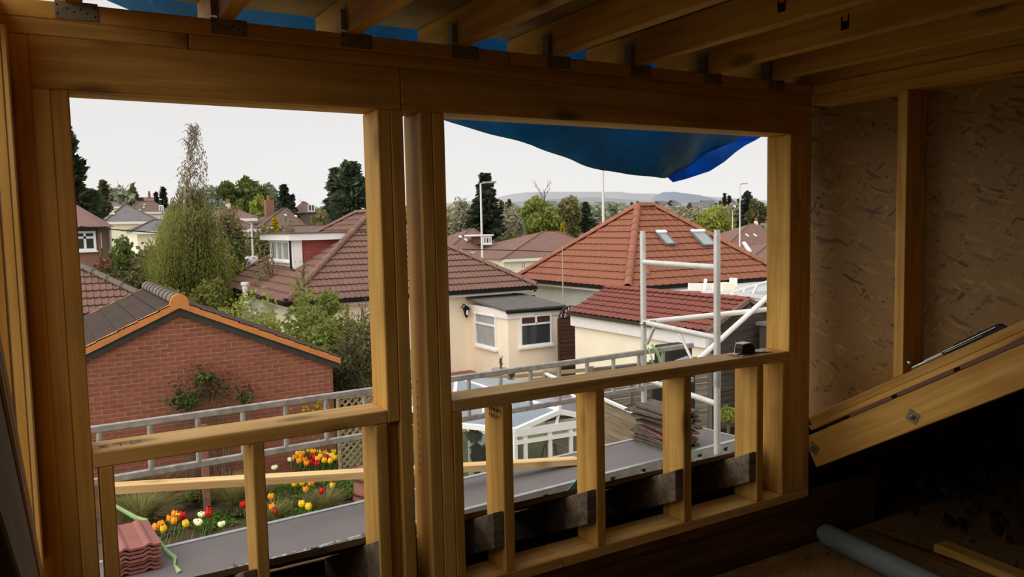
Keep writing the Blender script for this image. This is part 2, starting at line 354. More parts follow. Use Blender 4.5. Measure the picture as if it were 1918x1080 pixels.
def quads(name, P4, mat, parent=None, base=None, kind=None):
    """P4: (n,k,3) array of loose k-gons"""
    P4 = np.asarray(P4, dtype=np.float32); n, k = P4.shape[:2]
    b = Vector(base) if base is not None else BASE[parent]
    v = P4.reshape(-1, 3)-np.array(b, dtype=np.float32)
    me = bpy.data.meshes.new(name); me.vertices.add(n*k); me.vertices.foreach_set('co', v.ravel())
    me.loops.add(n*k); me.loops.foreach_set('vertex_index', np.arange(n*k, dtype=np.int32))
    me.polygons.add(n); me.polygons.foreach_set('loop_start', np.arange(0, n*k, k, dtype=np.int32)); me.polygons.foreach_set('loop_total', np.full(n, k, dtype=np.int32))
    me.update(calc_edges=True); me.validate(); me.materials.append(mat)
    o = bpy.data.objects.new(name, me); COL.objects.link(o)
    if parent is not None: o.parent = parent; BASE[o] = BASE[parent]
    else: o.location = b+Vector((0, 0, ZC)); BASE[o] = b
    if kind: o['kind'] = kind
    return o

#PARTS
# ================================================================== SETTING: ground, hills
gr = MB(); xs = [-400, -150, -60, -20, 0, 20, 60, 150, 400, 1200]; ys = [-30, 0, 6, 10, 16, 24, 38, 60, 100, 180, 300, 520, 900, 2600]
for y in ys:
    for x in xs: gr.v.append((x*(1+max(0, y)/500), y, ground(y)-.05))
nx = len(xs)
for j in range(len(ys)-1):
    for i in range(nx-1): gr.f.append((j*nx+i, j*nx+i+1, (j+1)*nx+i+1, (j+1)*nx+i))
o = gr.build('ground', M['lawn'], base=(0, 0, G)); tag(o, kind='structure')
def hill(name, prof, Y, mat, depth, foot):
    m = MB(); n = len(prof)
    for k, (x, y) in enumerate(prof):
        t = P(x, y, Y); m.v += [(t.x, t.y, t.z), (t.x*.93, t.y*.93, foot), (t.x*1.1, t.y*(1+depth), t.z*.8), (t.x*1.2, t.y*(1+2*depth), foot)]
    for k in range(n-1):
        a, b = 4*k, 4*k+4; m.f += [(a, b, b+1, a+1), (a, a+2, b+2, b), (a+2, a+3, b+3, b+2)]
    o = m.build(name, mat, base=(0, Y, 0), smooth=True); tag(o, kind='structure')
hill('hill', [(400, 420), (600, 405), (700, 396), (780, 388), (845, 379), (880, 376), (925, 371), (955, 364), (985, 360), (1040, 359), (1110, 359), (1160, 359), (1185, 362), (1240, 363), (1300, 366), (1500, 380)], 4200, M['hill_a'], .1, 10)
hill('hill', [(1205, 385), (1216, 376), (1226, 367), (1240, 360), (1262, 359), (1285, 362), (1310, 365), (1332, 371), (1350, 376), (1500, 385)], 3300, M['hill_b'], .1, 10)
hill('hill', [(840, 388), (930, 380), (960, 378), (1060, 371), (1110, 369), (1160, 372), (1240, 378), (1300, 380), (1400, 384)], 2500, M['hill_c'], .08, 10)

# ================================================================== SETTING: the loft shell
W = M['pine']
wf = root('wall_front', (1.5, 2.5, -1.6), kind='structure')
# plates and lintel
tbox('plate', -.06, 1.50, 2.5, 2.64, .581, .63, wf); tbox('plate', 1.502, 3.30, 2.5, 2.64, .581, .63, wf)
tbox('plate', -.06, .405, 2.5, 2.64, .536, .5805, wf); tbox('plate', .407, 3.16, 2.5, 2.64, .536, .5805, wf)
tbox('lintel', .004, 1.07, 2.5, 2.545, .396, .5355, wf); tbox('lintel', 1.072, 3.157, 2.5, 2.545, .396, .5355, wf)
tbox('lintel', .004, 3.157, 2.5455, 2.64, .396, .5355, wf)
# full-height posts
for x0, x1, t in ((-.060, .0038, .5355), (.0035, .0475, .3955), (.048, .091, .3955), (1.030, 1.0760, .3955), (1.1370, 1.1830, .3955), (1.1835, 1.231, .3955),
                  (3.0095, 3.055, .3955), (3.0555, 3.1, .3955), (3.1005, 3.157, .3955)):
    tbox('stud', x0, x1, 2.5, 2.64, -1.307, t, wf)
tbox('stud', .984, 1.0295, 2.5, 2.64, -.664, .3955, wf)
tbox('stud', .991, 1.0295, 2.53, 2.64, -1.307, -.6645, wf)
# sills
s1 = tbox('sill', .0915, .9835, 2.5, 2.64, -.664, -.619, wf, M['pine_sill']); s2 = tbox('sill', 1.2315, 3.009, 2.5, 2.64, -.664, -.619, wf, M['pine_sill'])
# cripple studs under the sills
for x0, x1 in ((.1055, .143), (.530, .568), (.939, .9835), (1.2315, 1.270), (1.437, 1.481), (1.869, 1.914), (2.341, 2.386), (2.793, 2.837), (2.966, 3.009)):
    tbox('stud', x0, x1, 2.5, 2.64, -1.307, -.6645, wf)
tbox('sole_plate', -.1, 1.7, 2.5, 2.64, -1.352, -1.3075, wf, M['pine_sill']); tbox('sole_plate', 1.702, 3.157, 2.5, 2.64, -1.352, -1.3075, wf, M['pine_sill'])
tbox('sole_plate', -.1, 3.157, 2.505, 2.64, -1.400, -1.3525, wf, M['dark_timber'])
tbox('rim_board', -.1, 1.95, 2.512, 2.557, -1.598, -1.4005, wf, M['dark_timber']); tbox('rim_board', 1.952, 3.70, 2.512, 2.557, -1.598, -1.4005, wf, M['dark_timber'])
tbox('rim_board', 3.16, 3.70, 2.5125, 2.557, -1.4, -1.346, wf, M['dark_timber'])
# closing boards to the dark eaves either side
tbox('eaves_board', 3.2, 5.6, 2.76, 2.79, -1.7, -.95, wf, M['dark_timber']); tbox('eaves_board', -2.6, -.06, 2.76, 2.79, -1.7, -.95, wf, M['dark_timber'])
# builders' marks on the frame
def strokes(name, segs, org, ax, ay, mat, parent, wd=.0022):
    m = MB(); ax, ay = Vector(ax), Vector(ay); nn = ax.cross(ay).normalized(); org = Vector(org)
    for (a, b, c, d) in segs: m.obox(org+ax*a+ay*b, org+ax*c+ay*d, wd, .0006, up=nn)
    return m.build(name, mat, parent)
S_ = [(.02, .005, .0, .012), (.0, .012, .018, .02), (.018, .02, .0, .028), (0, .028, .02, .036)]
T_ = [(.03, .036, .058, .036), (.044, .036, .044, .004)]
D_ = [(.066, .036, .066, .004), (.066, .036, .085, .03), (.085, .03, .085, .012), (.085, .012, .066, .004)]
strokes('pencil_mark', [(a*1.3, b*1.3, c*1.3, d*1.3) for a, b, c, d in S_+T_+D_], (.11, 2.535, -.6188), (1, 0, 0), (0, 1, 0), M['pencil'], wf, .003)
sg = []
random.seed(3)
for r_i, n_ in ((0, 7), (1, 6)):
    for k in range(n_):
        bx_, by_ = k*.0145, -r_i*.024
        sg += [(bx_, by_, bx_+random.uniform(-.002, .004), by_+.016), (bx_, by_+random.choice((0, .008, .016)), bx_+.009, by_+random.choice((0, .008, .016)))]
strokes('printed_mark', sg, (1.4364, 2.60, -.70), (0, -1, 0), (0, 0, 1), M['ink'], wf)
for (xx, yy, zz, seed) in ((.9835, 2.60, -.75, 5), (1.1366, 2.6, -.55, 6)):
    random.seed(seed); sg = []
    for k in range(16 if seed == 5 else 12):
        zz_ = -k*.03; sg += [(random.uniform(0, .01), zz_, random.uniform(.012, .03), zz_-random.uniform(-.006, .012)), (.005, zz_, .008, zz_-.016)]
    strokes('pencil_mark', sg, (xx, yy, zz), (0, -1, 0), (0, 0, 1), M['pencil'], wf, .0015)

# roof joists
cl = root('ceiling', (1.5, 0, .63), kind='structure')
JX = [.141 + .398*k for k in range(8)]; JX[0] = .139
for k, xr in enumerate(JX):
    xr -= .002
    tbox('joist', xr-.045, xr, -2.5, 2.83, .631, .757, cl)
tbox('joist', 3.165, 3.21, -2.5, 2.83, .631, .757, cl)
for y0, y1 in ((-2.55, -1.2), (-1.196, .1), (.104, 1.35), (1.354, 2.83)):
    tbox('roof_board', -.12, 3.3, y0, y1, .758, .776, cl, M['deck_ply'], bevel=0)
o = MB().box(-2.6, -.121, -2.55, .35, .758, .776).build('roof_board', M['deck_ply'], cl)
o = MB().box(3.301, 5.6, -2.55, .35, .758, .776).build('roof_board', M['deck_ply'], cl)
# truss clips: folded perforated plates holding each joist to the plate
def clip(xr):
    m = MB(); x0 = xr-.047
    m.box(x0-.022, x0+.082, 2.4965, 2.4985, .586, .634)          # plate leg with the nail holes
    m.box(x0-.003, x0-.0012, 2.4985, 2.56, .60, .72); m.box(x0-.02, x0-.0012, 2.4965, 2.4985, .64, .705)
    t = m.build('truss_clip', M['galv'], cl)
    h = MB()
    for dx, dz in ((-.012, .010), (-.012, .034), (.012, .026), (.028, .018), (.044, .026), (.060, .018), (.078, .010), (.078, .034)):
        h.tube([(x0+dx-.004, 2.4962, .588+dz), (x0+dx-.004, 2.4957, .588+dz)], .0028, 8)
    hh = h.build('nail', M['black'], cl); hh.parent = t; hh.matrix_local = Matrix()
for xr in JX: clip(xr)
# grading stamps on the joist sides
def stamp(xf, y, parent):
    m = MB(); m.box(xf-.0008, xf-.0003, y-.016, y+.016, .665, .695)
    m.box(xf-.0008, xf-.0003, y-.017, y-.011, .695, .718); m.box(xf-.0008, xf-.0003, y+.011, y+.016, .695, .714)
    m.build('grading_stamp', M['ink'], parent)
for k, y in ((4, 1.60), (5, 1.77), (6, 1.83)): stamp(JX[k+0]-.047, y, cl)

# right-hand wall: studs, OSB, sloping rails over the old rafter
wr = root('wall_right', (3.16, 2.0, -1.6), kind='structure')
SL = .588
def zl(Y, z0): return z0 + SL*(2.5-Y)
tbox('top_plate', 3.157, 3.297, -.2, 2.499, .5805, .63, wr); tbox('top_plate', 3.157, 3.297, -.2, 2.499, .535, .5800, wr)
for yc in (2.0445, 1.4445, .8445):
    m = MB().prism([(3.157, yc-.0225, zl(yc-.0225, -.955)), (3.157, yc+.0225, zl(yc+.0225, -.955)), (3.157, yc+.0225, .535), (3.157, yc-.0225, .535)], (.14, 0, 0))
    c0 = Vector((3.227, yc, 0)); me = bpy.data.meshes.new('stud')
    me.from_pydata([(v[2], v[1]-yc, v[0]-3.227) for v in m.v], [], m.f); me.materials.append(W); fix(me, .002)
    o = bpy.data.objects.new('stud', me); COL.objects.link(o); o.parent = wr; BASE[o] = BASE[wr]
    c0 = c0-BASE[wr]; o.matrix_local = Matrix(((0, 0, 1, c0.x), (0, 1, 0, c0.y), (1, 0, 0, c0.z), (0, 0, 0, 1)))
for ya, yb in ((2.64, 1.4465), (1.4435, .2)):
    MB().prism([(3.2975, ya, zl(ya, -.96)), (3.2975, ya, .60), (3.2975, yb, .60), (3.2975, yb, min(.59, zl(yb, -.96)))], (.018, 0, 0)).build('osb_sheet', M['osb'], wr)
def slope_beam(name, x0, x1, zt, zb, parent, y0=2.498, y1=.02, mat=None):
    h = (zt-zb)*math.cos(math.atan(SL)); zc = (zt+zb)/2; xc = (x0+x1)/2
    return beam(name, (xc, y0, zl(y0, zc)), (xc, y1, zl(y1, zc)), x1-x0, h, parent, mat or W)
slope_beam('rail', 3.157, 3.297, -.955, -.9985, wr); slope_beam('rail', 3.157, 3.297, -.999, -1.027, wr)
rf = slope_beam('rafter', 3.158, 3.203, -1.046, -1.22, wr)
for ya, yb in ((2.28, 2.07), (2.045, 1.80), (1.775, 1.52), (1.50, 1.2), (1.17, .9)):
    beam('slate_batten', (3.175, ya, zl(ya, -1.0365)), (3.175, yb, zl(yb, -1.0365)), .04, .015, wr, M['roof_rd'], bevel=.001)
def bolt(y, z, x=3.157):
    m = MB().obox((x-.001, y-.024, z-.018), (x-.001, y+.024, z+.018), .003, .048, up=(1, 0, 0))
    m.v = []; m.f = []
    a = math.radians(25); d1 = Vector((0, math.cos(a), math.sin(a))); d2 = Vector((0, -math.sin(a), math.cos(a))); c = Vector((x-.003, y, z))
    m.prism([c+d1*.025+d2*.025, c-d1*.025+d2*.025, c-d1*.025-d2*.025, c+d1*.025-d2*.025], (.003, 0, 0))
    p = m.build('washer_plate', M['galv'], wr)
    b = MB().tube([(x-.014, y, z), (x-.003, y, z)], .011, 6).tube([(x-.024, y, z), (x-.014, y, z)], .006, 10).build('bolt', M['steel'], wr); b.parent = p; b.matrix_local = Matrix()
bolt(1.972, -.849); bolt(2.47, -1.105)
# left-hand wall
wl = root('wall_left', (-.1, 2.0, -1.6), kind='structure')
tbox('top_plate', -.19, -.061, -.2, 2.64, .536, .63, wl)
tbox('stud', -.185, -.0425, 2.4, 2.499, -.9, .535, wl, M['pine_sill'])
for yc in (1.93, 1.33, .73):
    m = MB().prism([(-.045, yc-.0225, zl(yc-.0225, -.955)), (-.045, yc+.0225, zl(yc+.0225, -.955)), (-.045, yc+.0225, .535), (-.045, yc-.0225, .535)], (-.14, 0, 0))
    me = bpy.data.meshes.new('stud'); me.from_pydata([(v[2], v[1]-yc, v[0]+.115) for v in m.v], [], m.f); me.materials.append(W); fix(me, .002)
    o = bpy.data.objects.new('stud', me); COL.objects.link(o); o.parent = wl; BASE[o] = BASE[wl]; c0 = Vector((-.115, yc, 0))-BASE[wl]
    o.matrix_local = Matrix(((0, 0, 1, c0.x), (0, 1, 0, c0.y), (1, 0, 0, c0.z), (0, 0, 0, 1)))
slope_beam('rail', -.185, -.045, -.955, -.9985, wl); slope_beam('rail', -.185, -.045, -.999, -1.027, wl)
slope_beam('rafter', -.092, -.047, -1.046, -1.22, wl, mat=M['old_timber'])
# old roof slope over the dark eaves on both sides, floor and back of the loft
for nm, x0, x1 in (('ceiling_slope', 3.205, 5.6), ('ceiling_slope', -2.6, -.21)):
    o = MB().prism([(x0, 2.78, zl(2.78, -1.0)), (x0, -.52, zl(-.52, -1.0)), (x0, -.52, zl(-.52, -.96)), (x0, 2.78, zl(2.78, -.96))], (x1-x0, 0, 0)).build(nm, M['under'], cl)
fl = root('floor', (1.5, 0, -1.6), kind='structure')
for y0, y1 in ((-2.6, -1.0), (-.997, .6), (.603, 1.9), (1.903, 2.51)):
    for x0, x1 in ((-2.6, -.2), (-.197, 2.2), (2.203, 4.0), (4.003, 5.6)): MB().box(x0, x1, y0, y1, -1.622, -1.6).build('floor_board', M['osb_floor'], fl)
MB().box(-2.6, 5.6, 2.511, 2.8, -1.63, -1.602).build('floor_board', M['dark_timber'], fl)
for x0 in (-2.65, 5.6):
    o = MB().prism([(x0, -2.6, -1.63), (x0, 2.8, -1.63), (x0, 2.8, zl(2.8, -1.0)), (x0, -.5, zl(-.5, -1.0)), (x0, -2.6, .76)], (.05, 0, 0)).build('wall_outer', M['osb'], base=(x0, 0, -1.6)); tag(o, kind='structure')
wb = root('wall_back', (1.5, -2.6, -1.6), kind='structure')
for a in ((-2.6, -2.4, -2.65, -2.6, -1.63, .8), (-2.397, 1.1, -2.65, -2.6, -1.63, .757), (1.103, 5.6, -2.65, -2.6, -1.63, .757)):
    MB().box(*a).build('osb_sheet', M['osb'], wb)
# masonry of the storey below, seen only from the side
o = MB().box(-2.6, 5.6, 2.8, 3.0, G, -1.75).build('wall_lower', M['brick_brown'], base=(1.5, 2.9, G)); tag(o, kind='structure')

# ================================================================== old roof edge outside the frame
random.seed(11)
for k, xx in enumerate((.5075-.0, .955-.012, 1.4125, 1.8465, 2.3185, 2.7705)):
    x0, x1 = xx-.023, xx+.0225
    y_in = 2.505 if k != 1 else 2.505
    if k == 0: x0, x1 = .486, .5295
    if k == 1: x0, x1 = .9385, .9835; 
    t = MB().prism([(x0, y_in, -1.066), (x0, y_in, -1.205), (x0, 3.15, -1.205-.46*.65), (x0, 3.15, -1.066-.46*.65)], (x1-x0, 0, 0))
    o = t.build('rafter_tail', M['old_timber'], base=((x0+x1)/2, y_in, -1.2), bevel=.003)
    tag(o, ['grey rafter tail beside the short stud of the left opening, barely seen at the bottom', 'grey weathered rafter tail fixed beside the central doubled post',
            'grey rafter tail fixed to the first stud right of the central posts', 'grey rafter tail on the second stud right of the central posts',
            'brown-grey rafter tail on the third stud right of the central posts', 'brown-grey rafter tail on the stud nearest the far right post'][k], 'rafter', 'old rafter tails cut off at the frame')
fb = root('eaves_fascia', (2.2, 3.0, -1.5), 'old sloping eaves boards with a pale cut edge behind the rafter tails', 'roof boards')
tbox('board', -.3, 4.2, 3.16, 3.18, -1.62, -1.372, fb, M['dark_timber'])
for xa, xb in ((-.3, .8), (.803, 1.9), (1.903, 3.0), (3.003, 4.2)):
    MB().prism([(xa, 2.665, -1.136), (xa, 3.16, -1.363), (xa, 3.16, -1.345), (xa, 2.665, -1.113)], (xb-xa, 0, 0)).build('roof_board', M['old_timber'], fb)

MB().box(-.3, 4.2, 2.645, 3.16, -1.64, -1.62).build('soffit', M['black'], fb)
# strip of torn underlay and slate crumbs along the roof edge
rng2 = np.random.default_rng(5); Q = []
for (xa, xb, n_) in ((.5, .98, 60), (2.45, 3.2, 200)):
    for k in range(n_):
        x, y = rng2.uniform(xa, xb), rng2.uniform(2.68, 2.95); z = -1.113-.46*(y-2.665)+rng2.uniform(0, .012); s = rng2.uniform(.006, .02); a = rng2.uniform(0, 6.28)
        dx, dy = s*math.cos(a), s*math.sin(a); tz = rng2.uniform(-.01, .012)
        Q.append([(x-dx, y-dy, z), (x+dy, y-dx, z+tz), (x+dx, y+dy, z+.004), (x-dy, y+dx, z-.002)])
o = quads('rubble', Q, M['stone'], base=(2, 3.08, -1.3), kind='stuff'); tag(o, 'broken slate crumbs and torn underlay lying along the old roof edge', 'rubble')
m = MB(); n_ = 7; a = Vector((2.05, 3.06, -1.30)); pts = [(x*.91, y*.91, z*.91) for x, y, z in [(2.04, 3.06, -1.325), (2.16, 3.07, -1.33), (2.275, 3.08, -1.33), (2.283, 3.085, -1.255), (2.262, 3.09, -1.20), (2.20, 3.085, -1.235), (2.12, 3.07, -1.28)]]
o = m.prism(pts, (.004, .008, 0)).build('cloth_scrap', M['teal'], base=(1.96, 2.8, -1.19)); tag(o, 'pointed teal cloth scrap standing up behind the eaves board', 'cloth')

# ================================================================== blue tarpaulin over the roof edge
low = [(.10, .90), (.26, .832), (.338, .804), (.8, .69), (1.2, .575), (1.608, .469), (1.927, .401), (2.2, .33), (2.451, .271), (2.65, .248), (2.847, .231), (2.90, .243), (3.05, .30), (3.2, .38), (3.4, .46), (3.60, .53)]
def lowz(x):
    for (a, za), (b, zb) in zip(low, low[1:]):
        if a <= x <= b: return za+(zb-za)*(x-a)/(b-a)
    return low[-1][1]
tp = MB(); nx_, nz_ = 90, 16
for i in range(nx_+1):
    x = .10+3.6*i/nx_; zb = lowz(x)
    for j in range(nz_+1):
        t = j/nz_; top = max(.80, zb+.02); z = top+(zb-top)*t
        y = 2.86+.34*t+.02*math.sin(x*9+t*5)*t+.012*math.sin(x*23-t*9)*t*(1 if x > 2 else .5)
        if j == 0: y -= .05
        tp.v.append((x, y, z))
for i in range(nx_):
    for j in range(nz_): a = i*(nz_+1)+j; tp.f.append((a, a+1, a+nz_+2, a+nz_+1))
tr = root('tarpaulin', (2, 2.9, .8), 'large blue tarpaulin sheet sagging over the roof edge above the right opening', 'tarpaulin')
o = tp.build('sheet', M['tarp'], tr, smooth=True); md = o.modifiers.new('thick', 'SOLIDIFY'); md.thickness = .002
fp = MB(); upper = [(2.66, .60), (2.78, .53), (2.86, .42), (2.905, .243), (2.953, .216), (3.05, .235), (3.196, .277), (3.30, .33), (3.403, .387), (3.50, .43), (3.584, .462), (3.72, .52)]
poly = [(2.905, .243), (2.953, .216), (3.05, .235), (3.196, .277), (3.30, .33), (3.403, .387), (3.50, .43), (3.584, .462), (3.74, .54), (3.74, .66), (2.62, .66), (2.70, .50)]
cx, cz = 3.1, .45; 
for k, (a, b) in enumerate(poly): fp.v.append((a, 3.215+.02*math.sin(a*11), b))
fp.v.append((cx, 3.25, cz)); n_ = len(poly)
fp.f = [(k, (k+1) % n_, n_) for k in range(n_)]
o = fp.build('folded_flap', M['tarp_flap'], tr, smooth=True); o['label'] = 'brighter blue folded corner flap'; md = o.modifiers.new('thick', 'SOLIDIFY'); md.thickness = .002
MB().tube([(3.393, 3.232, .395), (3.393, 3.224, .395)], .007, 10).build('eyelet', M['steel'], tr)
# sheet lying on the roof
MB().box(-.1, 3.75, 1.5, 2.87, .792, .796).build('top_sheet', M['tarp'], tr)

# ================================================================== small things indoors
t = root('tape_measure', (2.80, 2.575, -.619), 'black and cream tape measure lying on the wide sill by the right post', 'tape measure')
m = MB(); pr = [(2.745, -.6155), (2.745, -.585), (2.755, -.568), (2.80, -.566), (2.825, -.575), (2.832, -.595), (2.832, -.6155)]
m.prism([(x, 2.545, z) for x, z in pr], (0, .045, 0)).build('body', M['black'], t, bevel=.003)
MB().prism([(x, 2.5905, z) for x, z in pr], (0, .004, 0)).build('side_label', M['paper'], t)
MB().prism([(2.752, 2.543, -.5675), (2.80, 2.543, -.5655), (2.80, 2.594, -.5655), (2.752, 2.594, -.5675)], (0, 0, .003)).build('top_strip', M['white'], t)
MB().box(2.722, 2.745, 2.557, 2.577, -.6125, -.610).build('blade', M['white'], t)
for k, (x, y, a, lab) in enumerate(((2.80, 2.585, .2, 'crumpled pale paper under the tape measure'), (2.885, 2.575, -.3, 'folded paper scrap between the tape measure and the right post'))):
    m = MB(); n_ = 6
    for i in range(n_+1):
        for j in range(4):
            u, v = (i/n_-.5)*(.19 if k == 0 else .10), (j/3-.5)*.08
            m.v.append((x+u*math.cos(a)-v*math.sin(a), y+u*math.sin(a)+v*math.cos(a), -.6183+.004*k+.0035*abs(math.sin(i*1.7+j))))
    for i in range(n_):
        for j in range(3): q = i*4+j; m.f.append((q, q+1, q+5, q+4))
    o = m.build('paper_scrap', M['paper'], base=(x, y, -.618)); tag(o, lab, 'paper')
# tool on the sloping rail
ang = math.atan(SL); dv = Vector((0, -math.cos(ang), math.sin(ang))); nv = Vector((0, math.sin(ang), math.cos(ang)))
t0 = Vector((3.185, 1.99, zl(1.99, -.955)))
t = root('saw', tuple(t0), 'black and silver hand tool with knurled metal handle lying on the sloping rail', 'hand tool')
MB().tube([t0+nv*.010+dv*.0, t0+nv*.010+dv*.012, t0+nv*.010+dv*.10], [.009, .0105, .009], 12).build('handle', M['steel'], t, smooth=True)
MB().tube([t0+nv*.012+dv*.075+Vector((-.012, 0, 0)), t0+nv*.012+dv*.16+Vector((-.012, 0, 0))], .0075, 10).build('collar', M['alu_pale'], t, smooth=True)
MB().tube([t0+nv*.018+dv*.07, t0+nv*.022+dv*.40], .003, 8).build('rod', M['steel'], t, smooth=True)
MB().prism([t0+nv*.004+dv*.15, t0+nv*.004+dv*.43, t0+nv*.03+dv*.41, t0+nv*.03+dv*.22], (.03, 0, 0)).build('blade_case', M['black'], t)
MB().tube([t0+nv*.012+dv*.17+Vector((-.006, 0, 0)), t0+nv*.012+dv*.34+Vector((-.006, 0, 0))], .002, 6).build('wire', M['steel'], t)
m = MB(); c = t0+nv*.036+dv*(-.002)
for i in range(7):
    th = math.pi*i/6
o = MB().tube([c+Vector((-.012, 0, 0)), c+Vector((-.009, 0, 0)), c+Vector((.009, 0, 0)), c+Vector((.012, 0, 0))], [.007, .0115, .0115, .007], 14).build('knob', M['steel'], t, smooth=True); o['label'] = 'round metal end knob'

pr_ = root('plastic_roll', (3.2, 2.3, -1.6), 'grey-white roll of sheeting lying on the floor by the corner', 'roll')
MB().tube([(3.245, 2.47, -1.545), (3.23, 2.44, -1.545), (3.13, 1.85, -1.545), (3.06, 1.4, -1.545)], [.045, .053, .053, .053], 20).build('sheet_roll', M['pale_sheet'], pr_, smooth=True)
MB().tube([(3.247, 2.475, -1.545), (3.243, 2.46, -1.545)], .03, 16).build('core', M['black'], pr_)
b_ = tbox('timber_offcut', 3.50, 3.545, 1.3, 2.44, -1.6, -1.578, None, M['dark_timber']); tag(b_, 'thin dark board lying on the floor beneath the sloping rafter', 'timber')
b_ = beam('timber_offcut', (3.60, 2.10, -1.567), (3.50, 1.35, -1.567), .09, .045, None, M['pine']); tag(b_, 'pale timber offcut lying on the floor at the bottom edge under the rafter', 'timber')
random.seed(4)
m = MB(); 
for k in range(60):
    x, y = random.uniform(3.75, 4.6), random.uniform(1.9, 2.6); z = -1.595+random.uniform(0, .22); s = random.uniform(.03, .07)
    m.prism([(x, y, z), (x+s, y+.3*s, z+.2*s), (x+.8*s, y+s, z+.5*s), (x-.1*s, y+.7*s, z+.3*s)], (0, 0, s*.5))
o = m.build('insulation', M['insul'], base=(4.1, 2.2, -1.6), kind='stuff'); tag(o, 'loose brown insulation heaped in the dark eaves behind the rafter', 'insulation')
m = MB()
for j in range(12):
    for i in range(9):
        m.v.append((3.72+.02*math.sin(j*.9+i*2)+.03*(j/11), 1.74-.05*i/8*6*.5+.01*math.sin(i*2.1), -1.6+.42*j/11-.0*i))
for j in range(11):
    for i in range(8): q = j*9+i; m.f.append((q, q+1, q+10, q+9))
o = m.build('dust_sheet', M['pale_sheet'], base=(3.72, 1.7, -1.6), smooth=True); tag(o, 'pale grey sheet hanging at the far right edge of the dark eaves', 'sheet'); md = o.modifiers.new('thick', 'SOLIDIFY'); md.thickness = .003
# ================================================================== SCAFFOLD outside
a4 = math.radians(3.6)
def pf(s, t, z):   # along / across the platform (turned a little against the house)
    return Vector((.2+s*math.cos(a4)-t*math.sin(a4), 4.235+s*math.sin(a4)+t*math.cos(a4), z))
PZ = -1.8
sp = root('scaffold_platform', (2.3, 4.5, PZ), 'long grey-decked aluminium staging board with pale rims outside the window frame', 'staging')
def pbox(m, s0, s1, t0, t1, z0, z1):
    return m.add([pf(s, t, z) for s in (s0, s1) for t in (t0, t1) for z in (z0, z1)], [(0, 1, 3, 2), (4, 6, 7, 5), (0, 4, 5, 1), (2, 3, 7, 6), (0, 2, 6, 4), (1, 5, 7, 3)])
S0, S1, TW = -1.2, 4.72, .575
pbox(MB(), S0, S1, .035, TW-.035, PZ-.012, PZ).build('deck', M['deck_grey'], sp)
for t0, t1 in ((0, .034), (TW-.034, TW)):
    m = MB(); pbox(m, S0, S1, t0, t1, PZ-.004, PZ+.006); pbox(m, S0, S1, t0+(.0 if t0 == 0 else .02), t1-(.02 if t0 == 0 else 0), PZ-.10, PZ-.005)
    pbox(m, S0, S1, t0-.004, t1+.004 if t0 else t1, PZ-.106, PZ-.098); m.build('side_rail', M['alu'], sp)
pbox(MB(), S1-.02, S1, .0, TW, PZ-.1, PZ+.007).build('end_rail', M['alu'], sp)
k = 0
for s in np.arange(S0+.2, S1-.1, .305):
    c = pf(s, -.002, PZ-.045); m = MB(); d = Vector((math.cos(a4), math.sin(a4), 0))
    pts = [c+d*a+Vector((0, 0, b)) for a, b in ((-.021, .014), (.021, .014), (.016, -.006), (.006, -.015), (-.006, -.015), (-.016, -.006))]
    m.prism(pts, (0, -.004, 0)).build('rung_hole', M['black'], sp)
# guard rail made from a ladder
ld = root('ladder', (2.5, 5.3, -1.5), 'aluminium ladder fixed on edge as a guard rail beyond the staging board', 'ladder')
def ladz(x, zt): return zt + (x-.2)*.009
for nm, zt in (('stile', -1.168), ('stile', -1.488)):
    MB().obox((-1.1, 5.3, ladz(-1.1, zt)), (5.08, 5.3, ladz(5.08, zt)), .028, .045).build(nm, M['alu_old'], ld, bevel=.006)
for k in range(-4, 17):
    x = .23+.28*k
    if -1 < x < 5.0:
        MB().tube([(x, 5.3, ladz(x, -1.488)+.02), (x+.006, 5.3, ladz(x, -1.168)-.02)], .0165, 8).build('rung', M['alu_old'], ld, smooth=True)
# tower frame
tf = root('scaffold_tower', (4.4, 4.8, -1.8), 'grey aluminium access tower end frame standing outside the right window', 'scaffold tower')
pn, pfar = (4.30, 4.235), (4.50, 5.31)
def post(px_, z0, z1): 
    m = MB().tube([(px_[0], px_[1], z0), (px_[0], px_[1], z1)], .0254, 14); o = m.build('standard', M['alu_pale'], tf, smooth=True); return o
post(pn, -4.55, -.10); post(pfar, -4.55, -.10)
MB().tube([(pn[0], pn[1], -.10), (pn[0], pn[1], -.062)], .0225, 14).build('spigot', M['alu_pale'], tf, smooth=True)
MB().tube([(pfar[0], pfar[1], -.10), (pfar[0], pfar[1], -.068)], .0225, 14).build('spigot', M['alu_pale'], tf, smooth=True)
MB().tube([(pn[0], pn[1], -1.24), (pn[0], pn[1], -1.12)], .028, 14).build('coupler', M['alu'], tf, smooth=True)
for z in (-.34, -.868, -1.37, -2.4, -3.4):
    MB().tube([(*pn, z), (*pfar, z)], .0225, 12).build('rung', M['alu_pale'], tf, smooth=True)
for zz, z2, q in ((-.92, -1.10, 1), ):
    MB().tube([(4.38, 4.72, -.90), (4.35, 4.50, -1.16)], .012, 8).build('knee_brace', M['alu_pale'], tf, smooth=True)
    MB().tube([(4.46, 5.12, -.89), (4.49, 5.25, -1.05)], .014, 8).build('knee_brace', M['alu_pale'], tf, smooth=True)
MB().tube([(4.50, 5.31, -.87), (7.2, 5.31, -.87)], .0245, 12).build('ledger_tube', M['white'], tf, smooth=True)
MB().tube([(4.9, 5.27, -1.38), (7.3, 5.27, -.02)], .0245, 12).build('diagonal_tube', M['white'], tf, smooth=True)
m = MB()
for k in range(12):
    a, b = 2*math.pi*k/12, 2*math.pi*(k+1)/12
    m.tube([(4.50+.032*math.cos(a), 5.30+.032*math.sin(a), -.88), (4.50+.032*math.cos(b), 5.30+.032*math.sin(b), -.88)], .010, 6)
